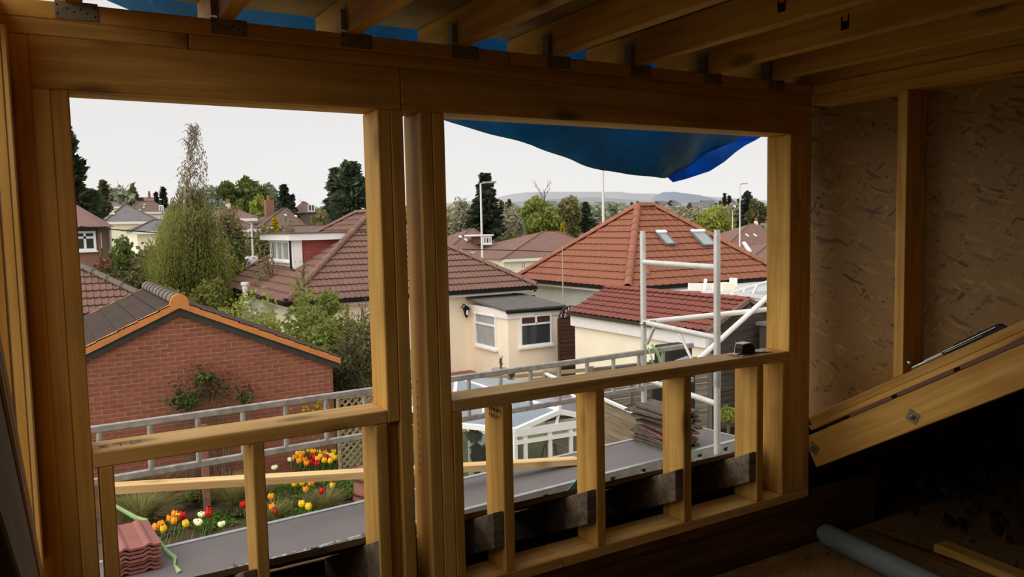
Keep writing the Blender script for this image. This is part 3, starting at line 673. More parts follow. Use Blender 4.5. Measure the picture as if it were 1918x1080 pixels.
m.tube([(4.46, 5.25, -.905), (4.46, 5.25, -.855)], .012, 6); m.tube([(4.55, 5.27, -.86), (4.6, 5.27, -.86)], .014, 6)
m.build('clamp', M['steel'], tf)
# loose timber
b_ = beam('timber_batten', (.262, 4.78, -1.395), (3.38, 4.76, -1.775), .095, .045, None, M['pine_fresh'], bevel=.002); tag(b_, 'long pale new batten lying slanted across the staging board', 'timber')
# stack of old tiles on the staging
random.seed(2)
def tile_mesh(name, w_, l_, th, mat, rolls=2, amp=.028, rough=.0, seed=0):
    rr = random.Random(seed); prof = []
    for k in range(rolls):
        for a, h in ((0, 0), (.30, 0), (.42, .8), (.5, 1), (.58, .8), (.70, 0)): prof.append(((k+a)/rolls*w_, h*amp))
    prof.append((w_, 0)); n_ = len(prof); v = []; f = []
    for y in (0, l_):
        for (s, h) in prof: v.append((s, y+rr.uniform(-rough, rough), h+rr.uniform(-rough, rough)*.4))
    for y in (0, l_):
        for (s, h) in prof: v.append((s, y+rr.uniform(-rough, rough), h-th))
    for k in range(n_-1):
        f += [(k, k+1, n_+k+1, n_+k), (2*n_+k, 3*n_+k, 3*n_+k+1, 2*n_+k+1), (k, 2*n_+k, 2*n_+k+1, k+1), (n_+k, n_+k+1, 3*n_+k+1, 3*n_+k)]
    f += [(0, n_, 3*n_, 2*n_), (n_-1, 3*n_-1, 4*n_-1, 2*n_-1)]
    me = bpy.data.meshes.new(name); me.from_pydata(v, [], f); me.materials.append(mat); fix(me); return me
M['tile_mossy'] = plain('tile_mossy', '#675a50', .95, var=.35, scale=22, rnd=.2, bump=.5)
M['tile_mossyr'] = plain('tile_mossyr', '#84574b', .95, var=.25, scale=22, rnd=.1, bump=.5)
tms = [tile_mesh('roof_tile', .33, .42, .016, M['tile_mossyr' if k == 2 else 'tile_mossy'], 1 if k % 2 else 2, .03, .006, k) for k in range(5)]
k = 0; z = PZ+.003
for lay in range(13):
    z += .012
    for col_ in range(1):
        o = bpy.data.objects.new('roof_tile', tms[2 if lay in (5, 6) else (lay*3+col_) % 5 if (lay*3+col_) % 5 != 2 else 0]); COL.objects.link(o)
        a = math.radians(random.uniform(-9, 9)-4)
        x0, y0 = 4.10+random.uniform(-.035, .045), 4.58+col_*.0+random.uniform(-.02, .03)
        if col_: x0 += .335
        o.matrix_world = Matrix.Translation((x0, y0, z+ZC+.0)) @ Matrix.Rotation(a, 4, 'Z') @ Matrix.Rotation(math.radians(random.uniform(-1.2, 1.2)), 4, 'Y')
        tag(o, ['mossy grey-brown roof tile near the foot of the old tile stack', 'mossy grey-brown roof tile in the middle of the old tile stack', 'reddish roof tile in the old tile stack on the staging', 'weathered roof tile at the top of the old tile stack'][0 if lay < 3 else 2 if lay in (5, 6) else 1 if lay < 10 else 3], 'roof tile', 'old roof tiles stacked on the staging')
        BASE[o] = Vector((x0, y0, z)); k += 1
    z += .0125
# new red tiles at the near end
tm = tile_mesh('roof_tile', .33, .42, .014, M['tile_red'], 2, .012)
tmr = tile_mesh('roof_tile', .235, .42, .012, plain('tile_new', '#a0665f', .7, var=.08, scale=9, rnd=.06), 2, .012)
for k in range(7):
    o = bpy.data.objects.new('roof_tile', tmr); COL.objects.link(o)
    z = PZ+.018+.021*k
    o.matrix_world = Matrix.Translation((.222+random.uniform(-.006, .006), 4.50+random.uniform(-.008, .008), z+ZC)) @ Matrix.Rotation(math.radians(3+random.uniform(-1.5, 1.5)), 4, 'Z')
    tag(o, 'topmost new red roof tile of the small stack at the near end of the staging' if k == 6 else 'new red roof tile below the top one in the small near stack', 'roof tile', 'new red roof tiles at the near end of the staging'); BASE[o] = Vector((.22, 4.6, z))
# green strap round the red tiles
def ribbon(name, pts, wd, mat, label, base):
    m = MB()
    for (p, w2) in zip(pts, wd): p = Vector(p); m.v += [tuple(p-Vector(w2)), tuple(p+Vector(w2))]
    m.f = [(2*i, 2*i+1, 2*i+3, 2*i+2) for i in range(len(pts)-1)]
    o = m.build(name, mat, base=base, smooth=True); tag(o, label, 'strap'); md = o.modifiers.new('thick', 'SOLIDIFY'); md.thickness = .002; return o
ribbon('strap', [(.22, 5.05, -1.52), (.30, 5.0, -1.58), (.38, 4.97, -1.645), (.43, 4.93, -1.66), (.455, 4.80, -1.70), (.50, 4.68, -1.77), (.535, 4.6, -1.79), (.52, 4.5, -1.793), (.53, 4.4, -1.793)],
       [(.002, 0, .003), (.006, 0, .008), (.008, 0, .010), (.008, 0, .009), (.006, 0, .006), (.012, 0, .006), (.011, 0, .006), (.003, 0, .004), (.012, 0, .006)], M['ribbon'], 'pale green strap trailing over the small stack of red tiles', (.4, 4.8, -1.7))
ribbon('strap', [(4.53, 5.24, -1.06), (4.58, 5.23, -1.12), (4.62, 5.235, -1.2), (4.66, 5.24, -1.3), (4.70, 5.24, -1.42)], [(.012, 0, .006), (.017, 0, 0), (.018, 0, 0), (.022, 0, 0), (.026, 0, 0)], M['ribbon'], 'pale green strap hanging from the tower post at the ladder', (4.6, 5.24, -1.2))
ribbon('strap', [(4.50, 5.25, -1.08), (4.54, 5.24, -1.2), (4.61, 5.25, -1.4)], [(.006, 0, 0), (.008, 0, 0), (.008, 0, 0)], M['ribbon'], 'thin green tail of strap beside the wide green strap on the tower', (4.5, 5.25, -1.1))
# ================================================================== roof tiling
def inside(poly, s, t, e=1e-4):
    n_ = len(poly)
    for i in range(n_):
        (x0, y0), (x1, y1) = poly[i], poly[(i+1) % n_]
        if (x1-x0)*(t-y0)-(y1-y0)*(s-x0) < -e: return False
    return True
def roof_face(parent, E0, u, v, poly, me, tw, g, budget, mat, name='roof_tile', th=.036, off=0.0):
    """lay interlocking tiles course by course on one roof plane; cut tiles go into one part"""
    E0, u, v = Vector(E0), Vector(u).normalized(), Vector(v).normalized(); n = u.cross(v)
    L = g*1.12; v2 = (v-n*(th/g)).normalized(); n2 = u.cross(v2)
    smin, smax = min(p[0] for p in poly), max(p[0] for p in poly); tmax = max(p[1] for p in poly)
    bm = bmesh.new(); cut = []; full = []
    k = 0
    while k*g < tmax:
        t = k*g; s = math.floor((smin-off)/tw)*tw+off
        while s < smax:
            cs = [(s, t), (s+tw, t), (s+tw, t+g), (s, t+g)]
            ins = [inside(poly, *c) for c in cs]
            if all(ins): full.append((s, t))
            elif any(ins) or inside(poly, s+tw/2, t+g/2) or inside(poly, s+tw/2, t+.02): cut.append((s, t))
            s += tw
        k += 1
    def mtx(s, t):
        o = E0+u*s+v*t+n*(th+.012)
        return Matrix(((u.x, v2.x, n2.x, o.x), (u.y, v2.y, n2.y, o.y), (u.z, v2.z, n2.z, o.z), (0, 0, 0, 1)))
    rest = []
    for (s, t) in full:
        if budget[0] > 0: budget[0] -= 1; inst(name, me, mtx(s, t), parent)
        else: rest.append((s, t))
    for (s, t) in cut:
        b2 = bmesh.new(); b2.from_mesh(me); b2.transform(mtx(s, t))
        for i in range(len(poly)):
            (x0, y0), (x1, y1) = poly[i], poly[(i+1) % len(poly)]
            if y0 == y1 == 0: continue
            pc = E0+u*x0+v*y0; d = u*(x1-x0)+v*(y1-y0); no = d.cross(n).normalized()
            bmesh.ops.bisect_plane(b2, geom=b2.verts[:]+b2.edges[:]+b2.faces[:], plane_co=pc, plane_no=no, clear_outer=True)
        mt = bpy.data.meshes.new('t'); b2.to_mesh(mt); b2.free(); bm.from_mesh(mt); bpy.data.meshes.remove(mt)
    for (s, t) in rest:
        mt = me.copy(); mt.transform(mtx(s, t)); bm.from_mesh(mt); bpy.data.meshes.remove(mt)
    if len(bm.verts):
        bm.transform(Matrix.Translation(-BASE[parent])); mm = bpy.data.meshes.new('cut_tiles'); bm.to_mesh(mm); mm.materials.append(mat)
        o = bpy.data.objects.new('cut_tiles', mm); COL.objects.link(o); o.parent = parent; o['kind'] = 'stuff'
    bm.free()
def cap_line(parent, p0, p1, r, mat, name='ridge_tile', L=.45, n=8, lift=.0):
    """half-round tiles overlapping along a ridge or hip"""
    p0, p1 = Vector(p0), Vector(p1); D = p1-p0; cnt = max(1, round(D.length/L)); d = D.normalized(); L = D.length/cnt
    sd = d.cross(Vector((0, 0, 1))).normalized(); up = sd.cross(d)
    m = MB(); v = []
    for x, rr in ((0, r*1.08), (L*1.03, r*.94)):
        for rad in (rr, rr-.018):
            for k in range(n+1): a = math.pi*k/n; v.append((x, -math.cos(a)*rad, math.sin(a)*rad))
    q = n+1; f = []
    for k in range(n): f += [(k, k+1, 2*q+k+1, 2*q+k), (q+k, 3*q+k, 3*q+k+1, q+k+1), (k, q+k, q+k+1, k+1), (2*q+k, 2*q+k+1, 3*q+k+1, 3*q+k)]
    f += [(0, 2*q, 3*q, q), (n, q+n, 3*q+n, 2*q+n)]
    me = bpy.data.meshes.new(name); me.from_pydata(v, [], f); me.materials.append(mat); fix(me)
    me.polygons.foreach_set('use_smooth', [True]*len(me.polygons)); smooth_by_angle(me)
    for k in range(cnt):
        c = p0+d*(L*k)+up*lift
        inst(name, me, Matrix(((d.x, sd.x, up.x, c.x), (d.y, sd.y, up.y, c.y), (d.z, sd.z, up.z, c.z), (0, 0, 0, 1))), parent)
def window(parent, ll, u, w_, h_, vb=(), hb=(), mat='upvc', pane='pane', fr=.05, sill=True, name='window'):
    """frame with bars and its pane; ll = lower left corner, u = direction to the right"""
    ll, u = Vector(ll), Vector(u).normalized(); z = Vector((0, 0, 1)); nn = u.cross(z)   # outward
    m = MB()
    def bar(s0, t0, s1, t1, dth=.07, off=0): m.prism([ll+u*s0+z*t0-nn*.02+nn*off, ll+u*s1+z*t0-nn*.02+nn*off, ll+u*s1+z*t1-nn*.02+nn*off, ll+u*s0+z*t1-nn*.02+nn*off], nn*dth)
    bar(0, 0, w_, fr); bar(0, h_-fr, w_, h_); bar(0, fr, fr, h_-fr); bar(w_-fr, fr, w_, h_-fr)
    for x in vb:
        if isinstance(x, tuple): bar(x[0]-fr/2, x[1], x[0]+fr/2, x[2])
        else: bar(x-fr/2, fr, x+fr/2, h_-fr)
    for y in hb: bar(fr, y-fr/2, w_-fr, y+fr/2)
    if sill: bar(-.05, -.06, w_+.05, 0, .13)
    o = m.build(name, M[mat], parent)
    p = MB().prism([ll+u*.02+z*.02, ll+u*(w_-.02)+z*.02, ll+u*(w_-.02)+z*(h_-.02), ll+u*.02+z*(h_-.02)], nn*.012).build('pane', M[pane], parent)
    p.parent = o; p.matrix_local = Matrix(); return o
def hip_roof_solid(parent, x0, x1, y0, y1, ze, zr, mat, ridge='y', run=None, name='roof', oh=0.0):
    run = run or ((x1-x0)/2 if ridge == 'y' else (y1-y0)/2)
    if ridge == 'y': a, b = ((x0+x1)/2, y0+run, zr), ((x0+x1)/2, y1-run, zr)
    else: a, b = (x0+run, (y0+y1)/2, zr), (x1-run, (y0+y1)/2, zr)
    c = [(x0, y0, ze), (x1, y0, ze), (x1, y1, ze), (x0, y1, ze)]
    m = MB(); m.v = c+[a, b]
    m.f = [(0, 1, 4), (1, 2, 5, 4), (2, 3, 5), (3, 0, 4, 5), (3, 2, 1, 0)] if ridge == 'y' else [(0, 1, 5, 4), (1, 2, 5), (2, 3, 4, 5), (3, 0, 4), (3, 2, 1, 0)]
    return m.build(name, mat, parent), a, b

# ================================================================== brick garage (left)
g1 = root('garage', (1.9, 16, G), 'red brick garage with an orange verge and old brown roof tiles, left', 'garage')
RX, RZ, SLG = 1.9, -1.15, .452
xl, xr, yb, yf = -.85, 4.59, 13.93, 18.3
wx0, wx1 = -.66, 4.47
def gz(x): return RZ-SLG*abs(x-RX)
MB().prism([(wx0+.02, 14.004, G), (wx1-.01, 14.004, G), (wx1-.01, 14.004, gz(wx1)-.12), (RX, 14.004, RZ-.12), (wx0+.02, 14.004, gz(wx0)-.12)], (0, .09, 0)).build('mortar', M['mortar'], g1)
MB().box(wx0, wx0+.1, 14.102, 18.2, G, gz(wx0)-.12).box(wx1-.1, wx1, 14.102, 18.2, G, gz(wx1)-.14).box(wx0, wx1, 18.1, 18.2, G, -2.4).build('side_wall', M['brick'], g1)
bme = bpy.data.meshes.new('brick'); mb_ = MB().box(0, .215, 0, .1, 0, .065); bme.from_pydata(mb_.v, [], mb_.f); bme.materials.append(M['brick']); fix(bme, .003)
nb = 0; rest = MB(); zt = RZ-.15
row = 0; z = zt-.065
while z > G:
    off = (row % 2)*.1125
    x = wx0-off
    while x < wx1:
        a, b = max(x, wx0), min(x+.215, wx1); x += .225
        if 0 < wx1-b < .05: b = wx1
        if b-a < .03: continue
        lim = min(gz(a), gz(b))-.13
        if z > lim+.03: 
            continue
        vis = b > .35
        if z+.065 <= lim and abs(b-a-.215) < .001 and nb < 300 and vis and z > -3.15:
            inst('brick', bme, Matrix.Translation((a, 14.0+random.uniform(-.002, .002), z)), g1); nb += 1
        else:
            if z+.065 > lim:
                pts = [(a, z), (b, z), (b, min(z+.065, gz(b)-.13)), (a, min(z+.065, gz(a)-.13))]
                if pts[2][1] <= z or pts[3][1] <= z: continue
                rest.prism([(p[0], 14.0, p[1]) for p in pts], (0, .1, 0))
            else: rest.box(a, b, 14.0, 14.1, z, z+.065)
    row += 1; z -= .075
o = rest.build('brickwork', M['brick'], g1); o['kind'] = 'stuff'
# roof
MB().prism([(xl, yb, gz(xl)-.02), (RX, yb, RZ-.02), (xr, yb, gz(xr)-.02), (xr, yb, gz(xr)-.06), (RX, yb, RZ-.06), (xl, yb, gz(xl)-.06)], (0, yf-yb, 0)).build('roof_deck', M['under'], g1)
flat = tile_mesh('roof_tile', .295, .36, .012, M['tile_old'], 4, .007)
sl = math.hypot(RX-xl, SLG*(RX-xl)); cosg, sing = math.cos(math.atan(SLG)), math.sin(math.atan(SLG))
bud = [300]
roof_face(g1, (xl, yf, gz(xl)), (0, -1, 0), (cosg, 0, sing), [(0, 0), (yf-yb, 0), (yf-yb, sl), (0, sl)], flat, .2914, .335, bud, M['tile_old'], th=.034)
sr = (xr-RX)/cosg
roof_face(g1, (xr, yb, gz(xr)), (0, 1, 0), (-cosg, 0, sing), [(0, 0), (yf-yb, 0), (yf-yb, sr), (0, sr)], flat, .2914, .335, bud, M['tile_old'], th=.034)
cap_line(g1, (RX, yb+.12, RZ+.02), (RX, yf, RZ+.02), .13, M['ridge_grey'])
# verge caps stepping down both slopes, barge boards under them
for sgn, xe in ((-1, xl), (1, xr)):
    n_ = int(abs(xe-RX)/cosg/.335)
    for yy, front in ((yb, 1), (yf, 0)):
        for k in range(n_+1):
            xa = RX+sgn*(k*.335*cosg); xb = RX+sgn*(min((k+1.08)*.335*cosg, abs(xe-RX)))
            za, zb_ = RZ-abs(xa-RX)*SLG, RZ-abs(xb-RX)*SLG
            y0, y1 = (yy-.05, yy+.06) if front else (yy-.05, yy+.05)
            y0 -= .004*(k % 2); m = MB().prism([(xa, y0, za+.030), (xb, y0, zb_+.048), (xb, y0, zb_+.03), (xa, y0, za+.012)], (0, y1-y0, 0)).prism([(xa, y0, za+.030), (xb, y0, zb_+.048), (xb, y0, zb_-.085), (xa, y0, za-.085)], (0, .02, 0)); m.build('verge_cap', M['verge'], g1)
    MB().prism([(RX, yb-.0, RZ-.086), (xe, yb-.0, gz(xe)-.086), (xe, yb-.0, gz(xe)-.19), (RX, yb-.0, RZ-.20)], (0, .03, 0)).build('barge_board', M['barge'], g1)
m = MB(); pts = [(RX-.14*math.cos(math.pi*k/10), yb-.06, RZ+.0+.15*math.sin(math.pi*k/10)) for k in range(11)]+[(RX+.16, yb-.06, RZ-.14), (RX, yb-.06, RZ-.085), (RX-.16, yb-.06, RZ-.14)]
m.prism(pts, (0, .12, 0)); o = m.build('ridge_end_cap', M['verge'], g1)

# ================================================================== bungalow with hipped roof behind the garage (far left)
def bungalow(name, label, x0, x1, y0, y1, ze, zr, tmat, capm, wallm, ridge='y', run=None, ov=.4, faces=('front', 'left'), tw=.30, g=.32, me=None, base=None, capr=.10, budget=300, fasc='white'):
    b = root('house', ((x0+x1)/2, (y0+y1)/2, G), label, 'house')
    hip, a, c = hip_roof_solid(b, x0, x1, y0, y1, ze, zr, M['under'], ridge, run)
    MB().box(x0+ov, x1-ov, y0+ov, y1-ov, G, ze+.02).build('wall', M[wallm], b)
    m = MB().box(x0+.06, x1-.06, y0+.05, y0+.07, ze-.16, ze-.01).box(x0+.05, x0+.07, y0+.06, y1-.06, ze-.16, ze-.01).box(x0+.06, x1-.06, y0+.07, y1-.06, ze-.17, ze-.15); m.build('soffit', M[fasc], b)
    m = MB().box(x0-.05, x1+.03, y0-.05, y0+.05, ze-.09, ze+.0).box(x0-.05, x0+.05, y0-.0, y1, ze-.09, ze+.0); m.build('gutter', M['black'], b)
    bud = [budget]; a, c = Vector(a), Vector(c); rn = a.y-y0 if ridge == 'y' else a.x-x0
    rf = a.y-y0; rl = a.x-x0; rise = zr-ze; lf, ll_ = math.hypot(rf, rise), math.hypot(rl, rise)
    if 'front' in faces:
        if ridge == 'y': poly = [(0, 0), (x1-x0, 0), ((x1-x0)/2, lf)]
        else: poly = [(0, 0), (x1-x0, 0), (c.x-x0, lf), (a.x-x0, lf)]
        roof_face(b, (x0, y0, ze), (1, 0, 0), (0, rf, rise), poly, me, tw, g, bud, M[tmat])
    if 'left' in faces:
        if ridge == 'y': poly = [(0, 0), (y1-y0, 0), (y1-a.y, ll_), (y1-c.y, ll_)]
        else: poly = [(0, 0), (y1-y0, 0), ((y1-y0)/2, ll_)]
        roof_face(b, (x0, y1, ze), (0, -1, 0), (rl, 0, rise), poly, me, tw, g, bud, M[tmat])
    for nm, pts in (('right', [(x1, y0, ze), (x1, y1, ze), tuple(c), tuple(a)] if ridge == 'y' else [(x1, y0, ze), (x1, y1, ze), tuple(c)]), ('back', [(x1, y1, ze), (x0, y1, ze), tuple(c)] if ridge == 'y' else [(x1, y1, ze), (x0, y1, ze), tuple(a), tuple(c)])):
        m = MB(); m.v = [Vector(p)+Vector((0, 0, .05)) for p in pts]; m.f = [tuple(range(len(pts)))]; o = m.build('slope', M[tmat], b)
    up = Vector((0, 0, .045))
    cs = {'fl': ((x0, y0, ze), a), 'fr': ((x1, y0, ze), a if ridge == 'y' else c), 'bl': ((x0, y1, ze), c if ridge == 'y' else a), 'br': ((x1, y1, ze), c)}
    for k, (p, q) in cs.items(): cap_line(b, Vector(p)+up, Vector(q)+up, capr, M[capm])
    if (a-c).length > .2: cap_line(b, a+up*1.3, c+up*1.3, capr, M[capm])
    return b, a, c
roll = tile_mesh('roof_tile', .30, .36, .018, M['tile_brown'], 2, .022)
rollo = tile_mesh('roof_tile', .30, .36, .018, M['tile_orange'], 1, .020)
rollr = tile_mesh('roof_tile', .24, .36, .018, M['tile_red'], 1, .022)
bB, _, _ = bungalow('house', 'bungalow with brown hipped roof directly behind the brick garage', -5.2, 2.62, 21.3, 29, -1.9, .4, 'tile_brown', 'ridge_grey', 'cream', me=roll, faces=('front',))

# ================================================================== bungalow with red dormer (centre)
hA, aA, cA = bungalow('house', 'cream bungalow with brown hipped roof and red tile-hung dormer', 5.44, 13.2, 20.68, 29.9, -1.9, .49, 'tile_brown', 'ridge_brown', 'cream', me=roll)
SA = (aA.z+1.9)/(aA.x-5.44)
dm = MB().box(6.62, 9.2, 23.8, 27.0, -1.3, -.3).build('dormer_wall', M['white'], hA)
MB().box(6.35, 9.4, 23.55, 27.2, -.30, -.10).build('dormer_fascia', M['upvc'], hA)
MB().box(6.30, 9.4, 23.50, 27.25, -.10, -.065).build('dormer_roof', M['roof_dk'], hA)
MB().box(6.52, 6.78, 23.73, 23.84, -1.22, -.3).build('corner_post', M['upvc'], hA)
MB().tube([(6.42, 23.72, -.3), (6.42, 23.72, -1.15), (6.55, 23.5, -1.25)], .035, 8).build('downpipe', M['black'], hA)
hung = bpy.data.meshes.new('hung_tile'); hh = MB().add([(0, 0, 0), (.17, 0, 0), (.17, .01, .11), (0, .01, .11), (0, .02, 0), (.17, .02, 0), (.17, .02, .11), (0, .02, .11)], [(0, 1, 2, 3), (4, 7, 6, 5), (0, 4, 5, 1), (3, 2, 6, 7), (0, 3, 7, 4), (1, 5, 6, 2)])
hung.from_pydata(hh.v, [], hh.f); hung.materials.append(M['tile_hung']); fix(hung)
for r_i in range(9):
    z = -.41-r_i*.1; x = 6.67+(r_i % 2)*.085
    while x < 9.0:
        if z+.1 > -1.9+SA*min(x-5.44, 23.8-20.68): inst('hung_tile', hung, Matrix.Translation((x, 23.775, z)), hA)
        x += .172
window(hA, (6.60, 26.6, -.95), (0, -1, 0), 2.2, .62, vb=(.7, 1.4), pane='pane_pale')
MB().prism([(9.8, 21.75, -1.22), (10.05, 21.75, -1.22), (10.05, 22.0, -1.03), (9.8, 22.0, -1.03)], (0, 0, .1)).build('roof_vent', M['tile_old'], hA)
# side flue and small grey lean-to on the left
MB().box(5.5, 5.84, 23.6, 26.6, G, -2.1).build('side_extension', M['render_grey'], hA)
fz = P(462, 533, 24.4); MB().tube([(5.46, 24.4, -2.5), (fz.x-.05, 24.4, -2.3), (fz.x-.05, 24.4, fz.z)], .08, 10).tube([(fz.x-.05, 24.4, fz.z), (fz.x-.05, 24.4, fz.z+.08)], .12, 10).build('flue', M['upvc'], hA, smooth=True)
MB().tube([(5.78, 21.06, -1.98), (5.78, 21.02, -2.3), (5.95, 21.02, -2.5), (5.95, 21.02, -4.4)], .04, 8).build('downpipe', M['black'], hA)
# extension with flat felt roof
ex = (11.02, 12.78, 18.75, 21.1)
MB().box(ex[0], ex[1], ex[2], ex[3], G, -2.42).build('extension_wall', M['cream'], hA)
MB().box(ex[0]-.05, ex[1]+.02, ex[2]-.05, ex[3], -2.58, -2.33).build('fascia', M['white'], hA)
MB().prism([(ex[0]-.09, ex[2]-.1, -2.38), (ex[0]-.09, ex[3], -2.18), (ex[0]-.09, ex[3], -2.12), (ex[0]-.09, ex[2]-.1, -2.31)], (ex[1]-ex[0]+.24, 0, 0)).build('felt_roof', M['felt'], hA)
MB().tube([(ex[0]-.1, ex[2]-.12, -2.37), (ex[1]+.16, ex[2]-.12, -2.39)], .055, 8).build('gutter', M['black'], hA)
MB().tube([(ex[1]+.08, ex[2]-.1, -2.4), (ex[1]+.06, ex[2]-.06, -2.6), (ex[1]+.06, ex[2]-.05, -3.2)], .03, 8).build('downpipe', M['black'], hA)
window(hA, (11.39, 18.74, -3.40), (1, 0, 0), 1.06, .93, vb=((.53, .62, .9),), hb=(.62,), pane='pane')
for x in (11.46, 11.97): MB().box(x, x+.42, 18.725, 18.735, -2.74, -2.55).build('blind', M['blind'], hA)
window(hA, (11.01, 20.62, -3.50), (0, -1, 0), 1.25, .97, hb=(.66,), pane='pane_pale')
MB().tube([(12.4, 21.0, -1.98), (12.6, 20.95, -2.12), (12.65, 20.9, -2.2)], .035, 8).tube([(12.95, 20.66, -1.93), (13.1, 20.8, -2.05), (13.3, 20.85, -2.05)], .03, 8).build('downpipe', M['black'], hA)
# coach lamp on the cream wall
lp = root('wall_lantern', (10.8, 20.95, -2.5), 'black coach lantern on the cream bungalow wall', 'lantern')
MB().tube([(10.76, 21.05, -2.42), (10.76, 20.9, -2.30), (10.82, 20.86, -2.36)], .018, 6).build('bracket', M['black'], lp)
MB().tube([(10.82, 20.86, -2.36), (10.82, 20.86, -2.42), (10.82, 20.86, -2.66), (10.82, 20.86, -2.72)], [.03, .11, .05, .02], 6).build('cage', M['black'], lp)
MB().tube([(10.82, 20.80, -2.45), (10.82, 20.80, -2.62)], .035, 6).build('lamp_glass', M['white'], lp)
MB().box(13.05, 13.3, 20.9, 21.0, -2.32, -2.2).build('floodlight', M['black'], hA)
# patio and gate
o = MB().box(6.5, 12.2, 17.2, 21.05, G-.04, G+.25).build('patio', M['patio'], base=(10, 19, G)); tag(o, kind='structure')
gt = root('garden_gate', (12.95, 18.2, G), 'tall dark brown gate with a fan-shaped top beside the cream extension', 'gate')
gx0, gx1 = 12.35, 13.12
for k in range(16):
    z = G+.1+k*.118; MB().add([(gx0, 18.2, z), (gx1, 18.2, z), (gx1, 18.17, z+.0), (gx0, 18.17, z), (gx0, 18.2, z+.128), (gx1, 18.2, z+.128), (gx1, 18.19, z+.128), (gx0, 18.19, z+.128)], [(0, 1, 5, 4), (3, 7, 6, 2), (0, 3, 2, 1), (4, 5, 6, 7), (0, 4, 7, 3), (1, 2, 6, 5)]).build('slat', M['gate_wood'], gt)
tbox('post', gx0-.04, gx0, 18.14, 18.22, G, -2.62, gt, M['gate_wood']); tbox('post', gx1, gx1+.04, 18.14, 18.22, G, -2.62, gt, M['gate_wood'])
cxg = (gx0+gx1)/2
for k in range(9):
    a = math.pi*(k+.5)/9; beam('fan_slat', (cxg+.08*math.cos(a), 18.18, -2.66+.05*math.sin(a)), (cxg+.36*math.cos(a), 18.18, -2.62+.31*math.sin(a)), .015, .05, gt, M['gate_wood'], up=(0, 1, 0), bevel=0)
m = MB()
for k in range(12):
    a, b = math.pi*k/12, math.pi*(k+1)/12; m.obox((cxg+.38*math.cos(a), 18.18, -2.62+.33*math.sin(a)), (cxg+.38*math.cos(b), 18.18, -2.62+.33*math.sin(b)), .05, .03)
    m.obox((cxg+.12*math.cos(a), 18.17, -2.66+.1*math.sin(a)), (cxg+.12*math.cos(b), 18.17, -2.66+.1*math.sin(b)), .03, .02)
m.build('arch', M['gate_wood'], gt)
o = MB().tube([(12.45, 17.5, G), (12.45, 17.5, -2.98)], .05, 8).tube([(12.35, 17.5, -3.3), (12.6, 17.5, -3.28)], .02, 6).build('iron_post', M['black'], base=(12.45, 17.5, G)); tag(o, 'thin black post standing in front of the cream garage wall', 'post')

# ================================================================== orange-roofed house (right)
hC, aC, cC = bungalow('house', 'house with orange-red hipped tile roof and two roof windows', 14.67, 21.5, 18.0, 24.3, -1.9, .54, 'tile_orange', 'ridge_orange', 'render_grey', ridge='x', run=3.03, me=rollo, capr=.12)
SC_ = (aC.z+1.9)/(aC.y-18.0)
def skylight(parent, x, y, w_, h_, sl=SC_, y0=18.0, z0=-1.9):
    nrm = Vector((0, -sl, 1)).normalized(); vd = Vector((0, 1, sl)).normalized(); c = Vector((x, y, z0+sl*(y-y0)))+nrm*.09
    q = [c, c+Vector((w_, 0, 0)), c+Vector((w_, 0, 0))+vd*h_, c+vd*h_]
    m = MB(); t = .05
    for a, b in ((0, 1), (1, 2), (2, 3), (3, 0)): m.obox(q[a], q[b], t, .07, up=nrm)
    o = m.build('roof_window', M['slate'], parent)
    p = MB().prism([q[0], q[1], q[2], q[3]], nrm*.01).build('pane', M['pane_pale'], parent); p.parent = o; p.matrix_local = Matrix()
    p2 = MB().obox(q[3]+nrm*.04, q[2]+nrm*.04, .12, .05, up=nrm).build('blind_box', M['upvc'], parent); p2.parent = o; p2.matrix_local = Matrix()
skylight(hC, 17.42, 19.45, .42, .62); skylight(hC, 18.95, 19.34, .62, .75)
for (x, y) in ((15.65, 18.35), (18.9, 18.5), (20.75, 19.0)):
    z = -1.9+SC_*(y-18); MB().prism([(x, y, z+.06), (x+.18, y, z+.06), (x+.2, y+.3, z+.36), (x+.04, y+.3, z+.36)], (0, 0, .05)).build('roof_vent', M['ridge_orange' if x < 20 else 'upvc'], hC)
MB().box(19.0, 21.2, 17.9, 18.0, -2.25, -2.0).build('box_gutter', M['white'], hC)
for x, z in ((18.35, -1.75), (19.9, -1.55)): MB().tube([(x, 17.3, z-.45), (x, 17.3, z)], .06, 8).build('flue', M['upvc'], hC)
# white conservatory beyond the tower, right edge
cv = root('conservatory', (17.8, 13.6, G), 'white-framed glazed conservatory roof at the right edge beyond the tower', 'conservatory')
pk = P(1440, 527, 14); e0 = P(1372, 548, 13.3); e1 = P(1500, 566, 12.8); b0 = P(1470, 540, 15.5)
m = MB(); m.v = [pk, e0, e1]; m.f = [(0, 1, 2)]; m.build('glass_panel', M['glass'], cv)
m = MB()
for a, b, r_ in ((pk, e0, .05), (e0, e1, .07), (pk, e1, .05), ((pk*.66+e0*.34), (e0*.72+e1*.28), .04), ((pk*.33+e0*.67), (e0*.86+e1*.14), .035)): m.obox(a, b, r_, r_*1.4)
m.build('glazing_bar', M['upvc'], cv)
MB().prism([e0, e1, e1-Vector((0, 0, .12)), e0-Vector((0, 0, .12))], (0, .08, 0)).build('gutter', M['upvc'], cv)
MB().prism([e0+Vector((.1, .1, -.12)), e1+Vector((0, .1, -.12)), Vector((e1.x, e1.y+.1, G)), Vector((e0.x+.1, e0.y+.1, G))], (0, .05, 0)).build('side_panel', M['slate'], cv)

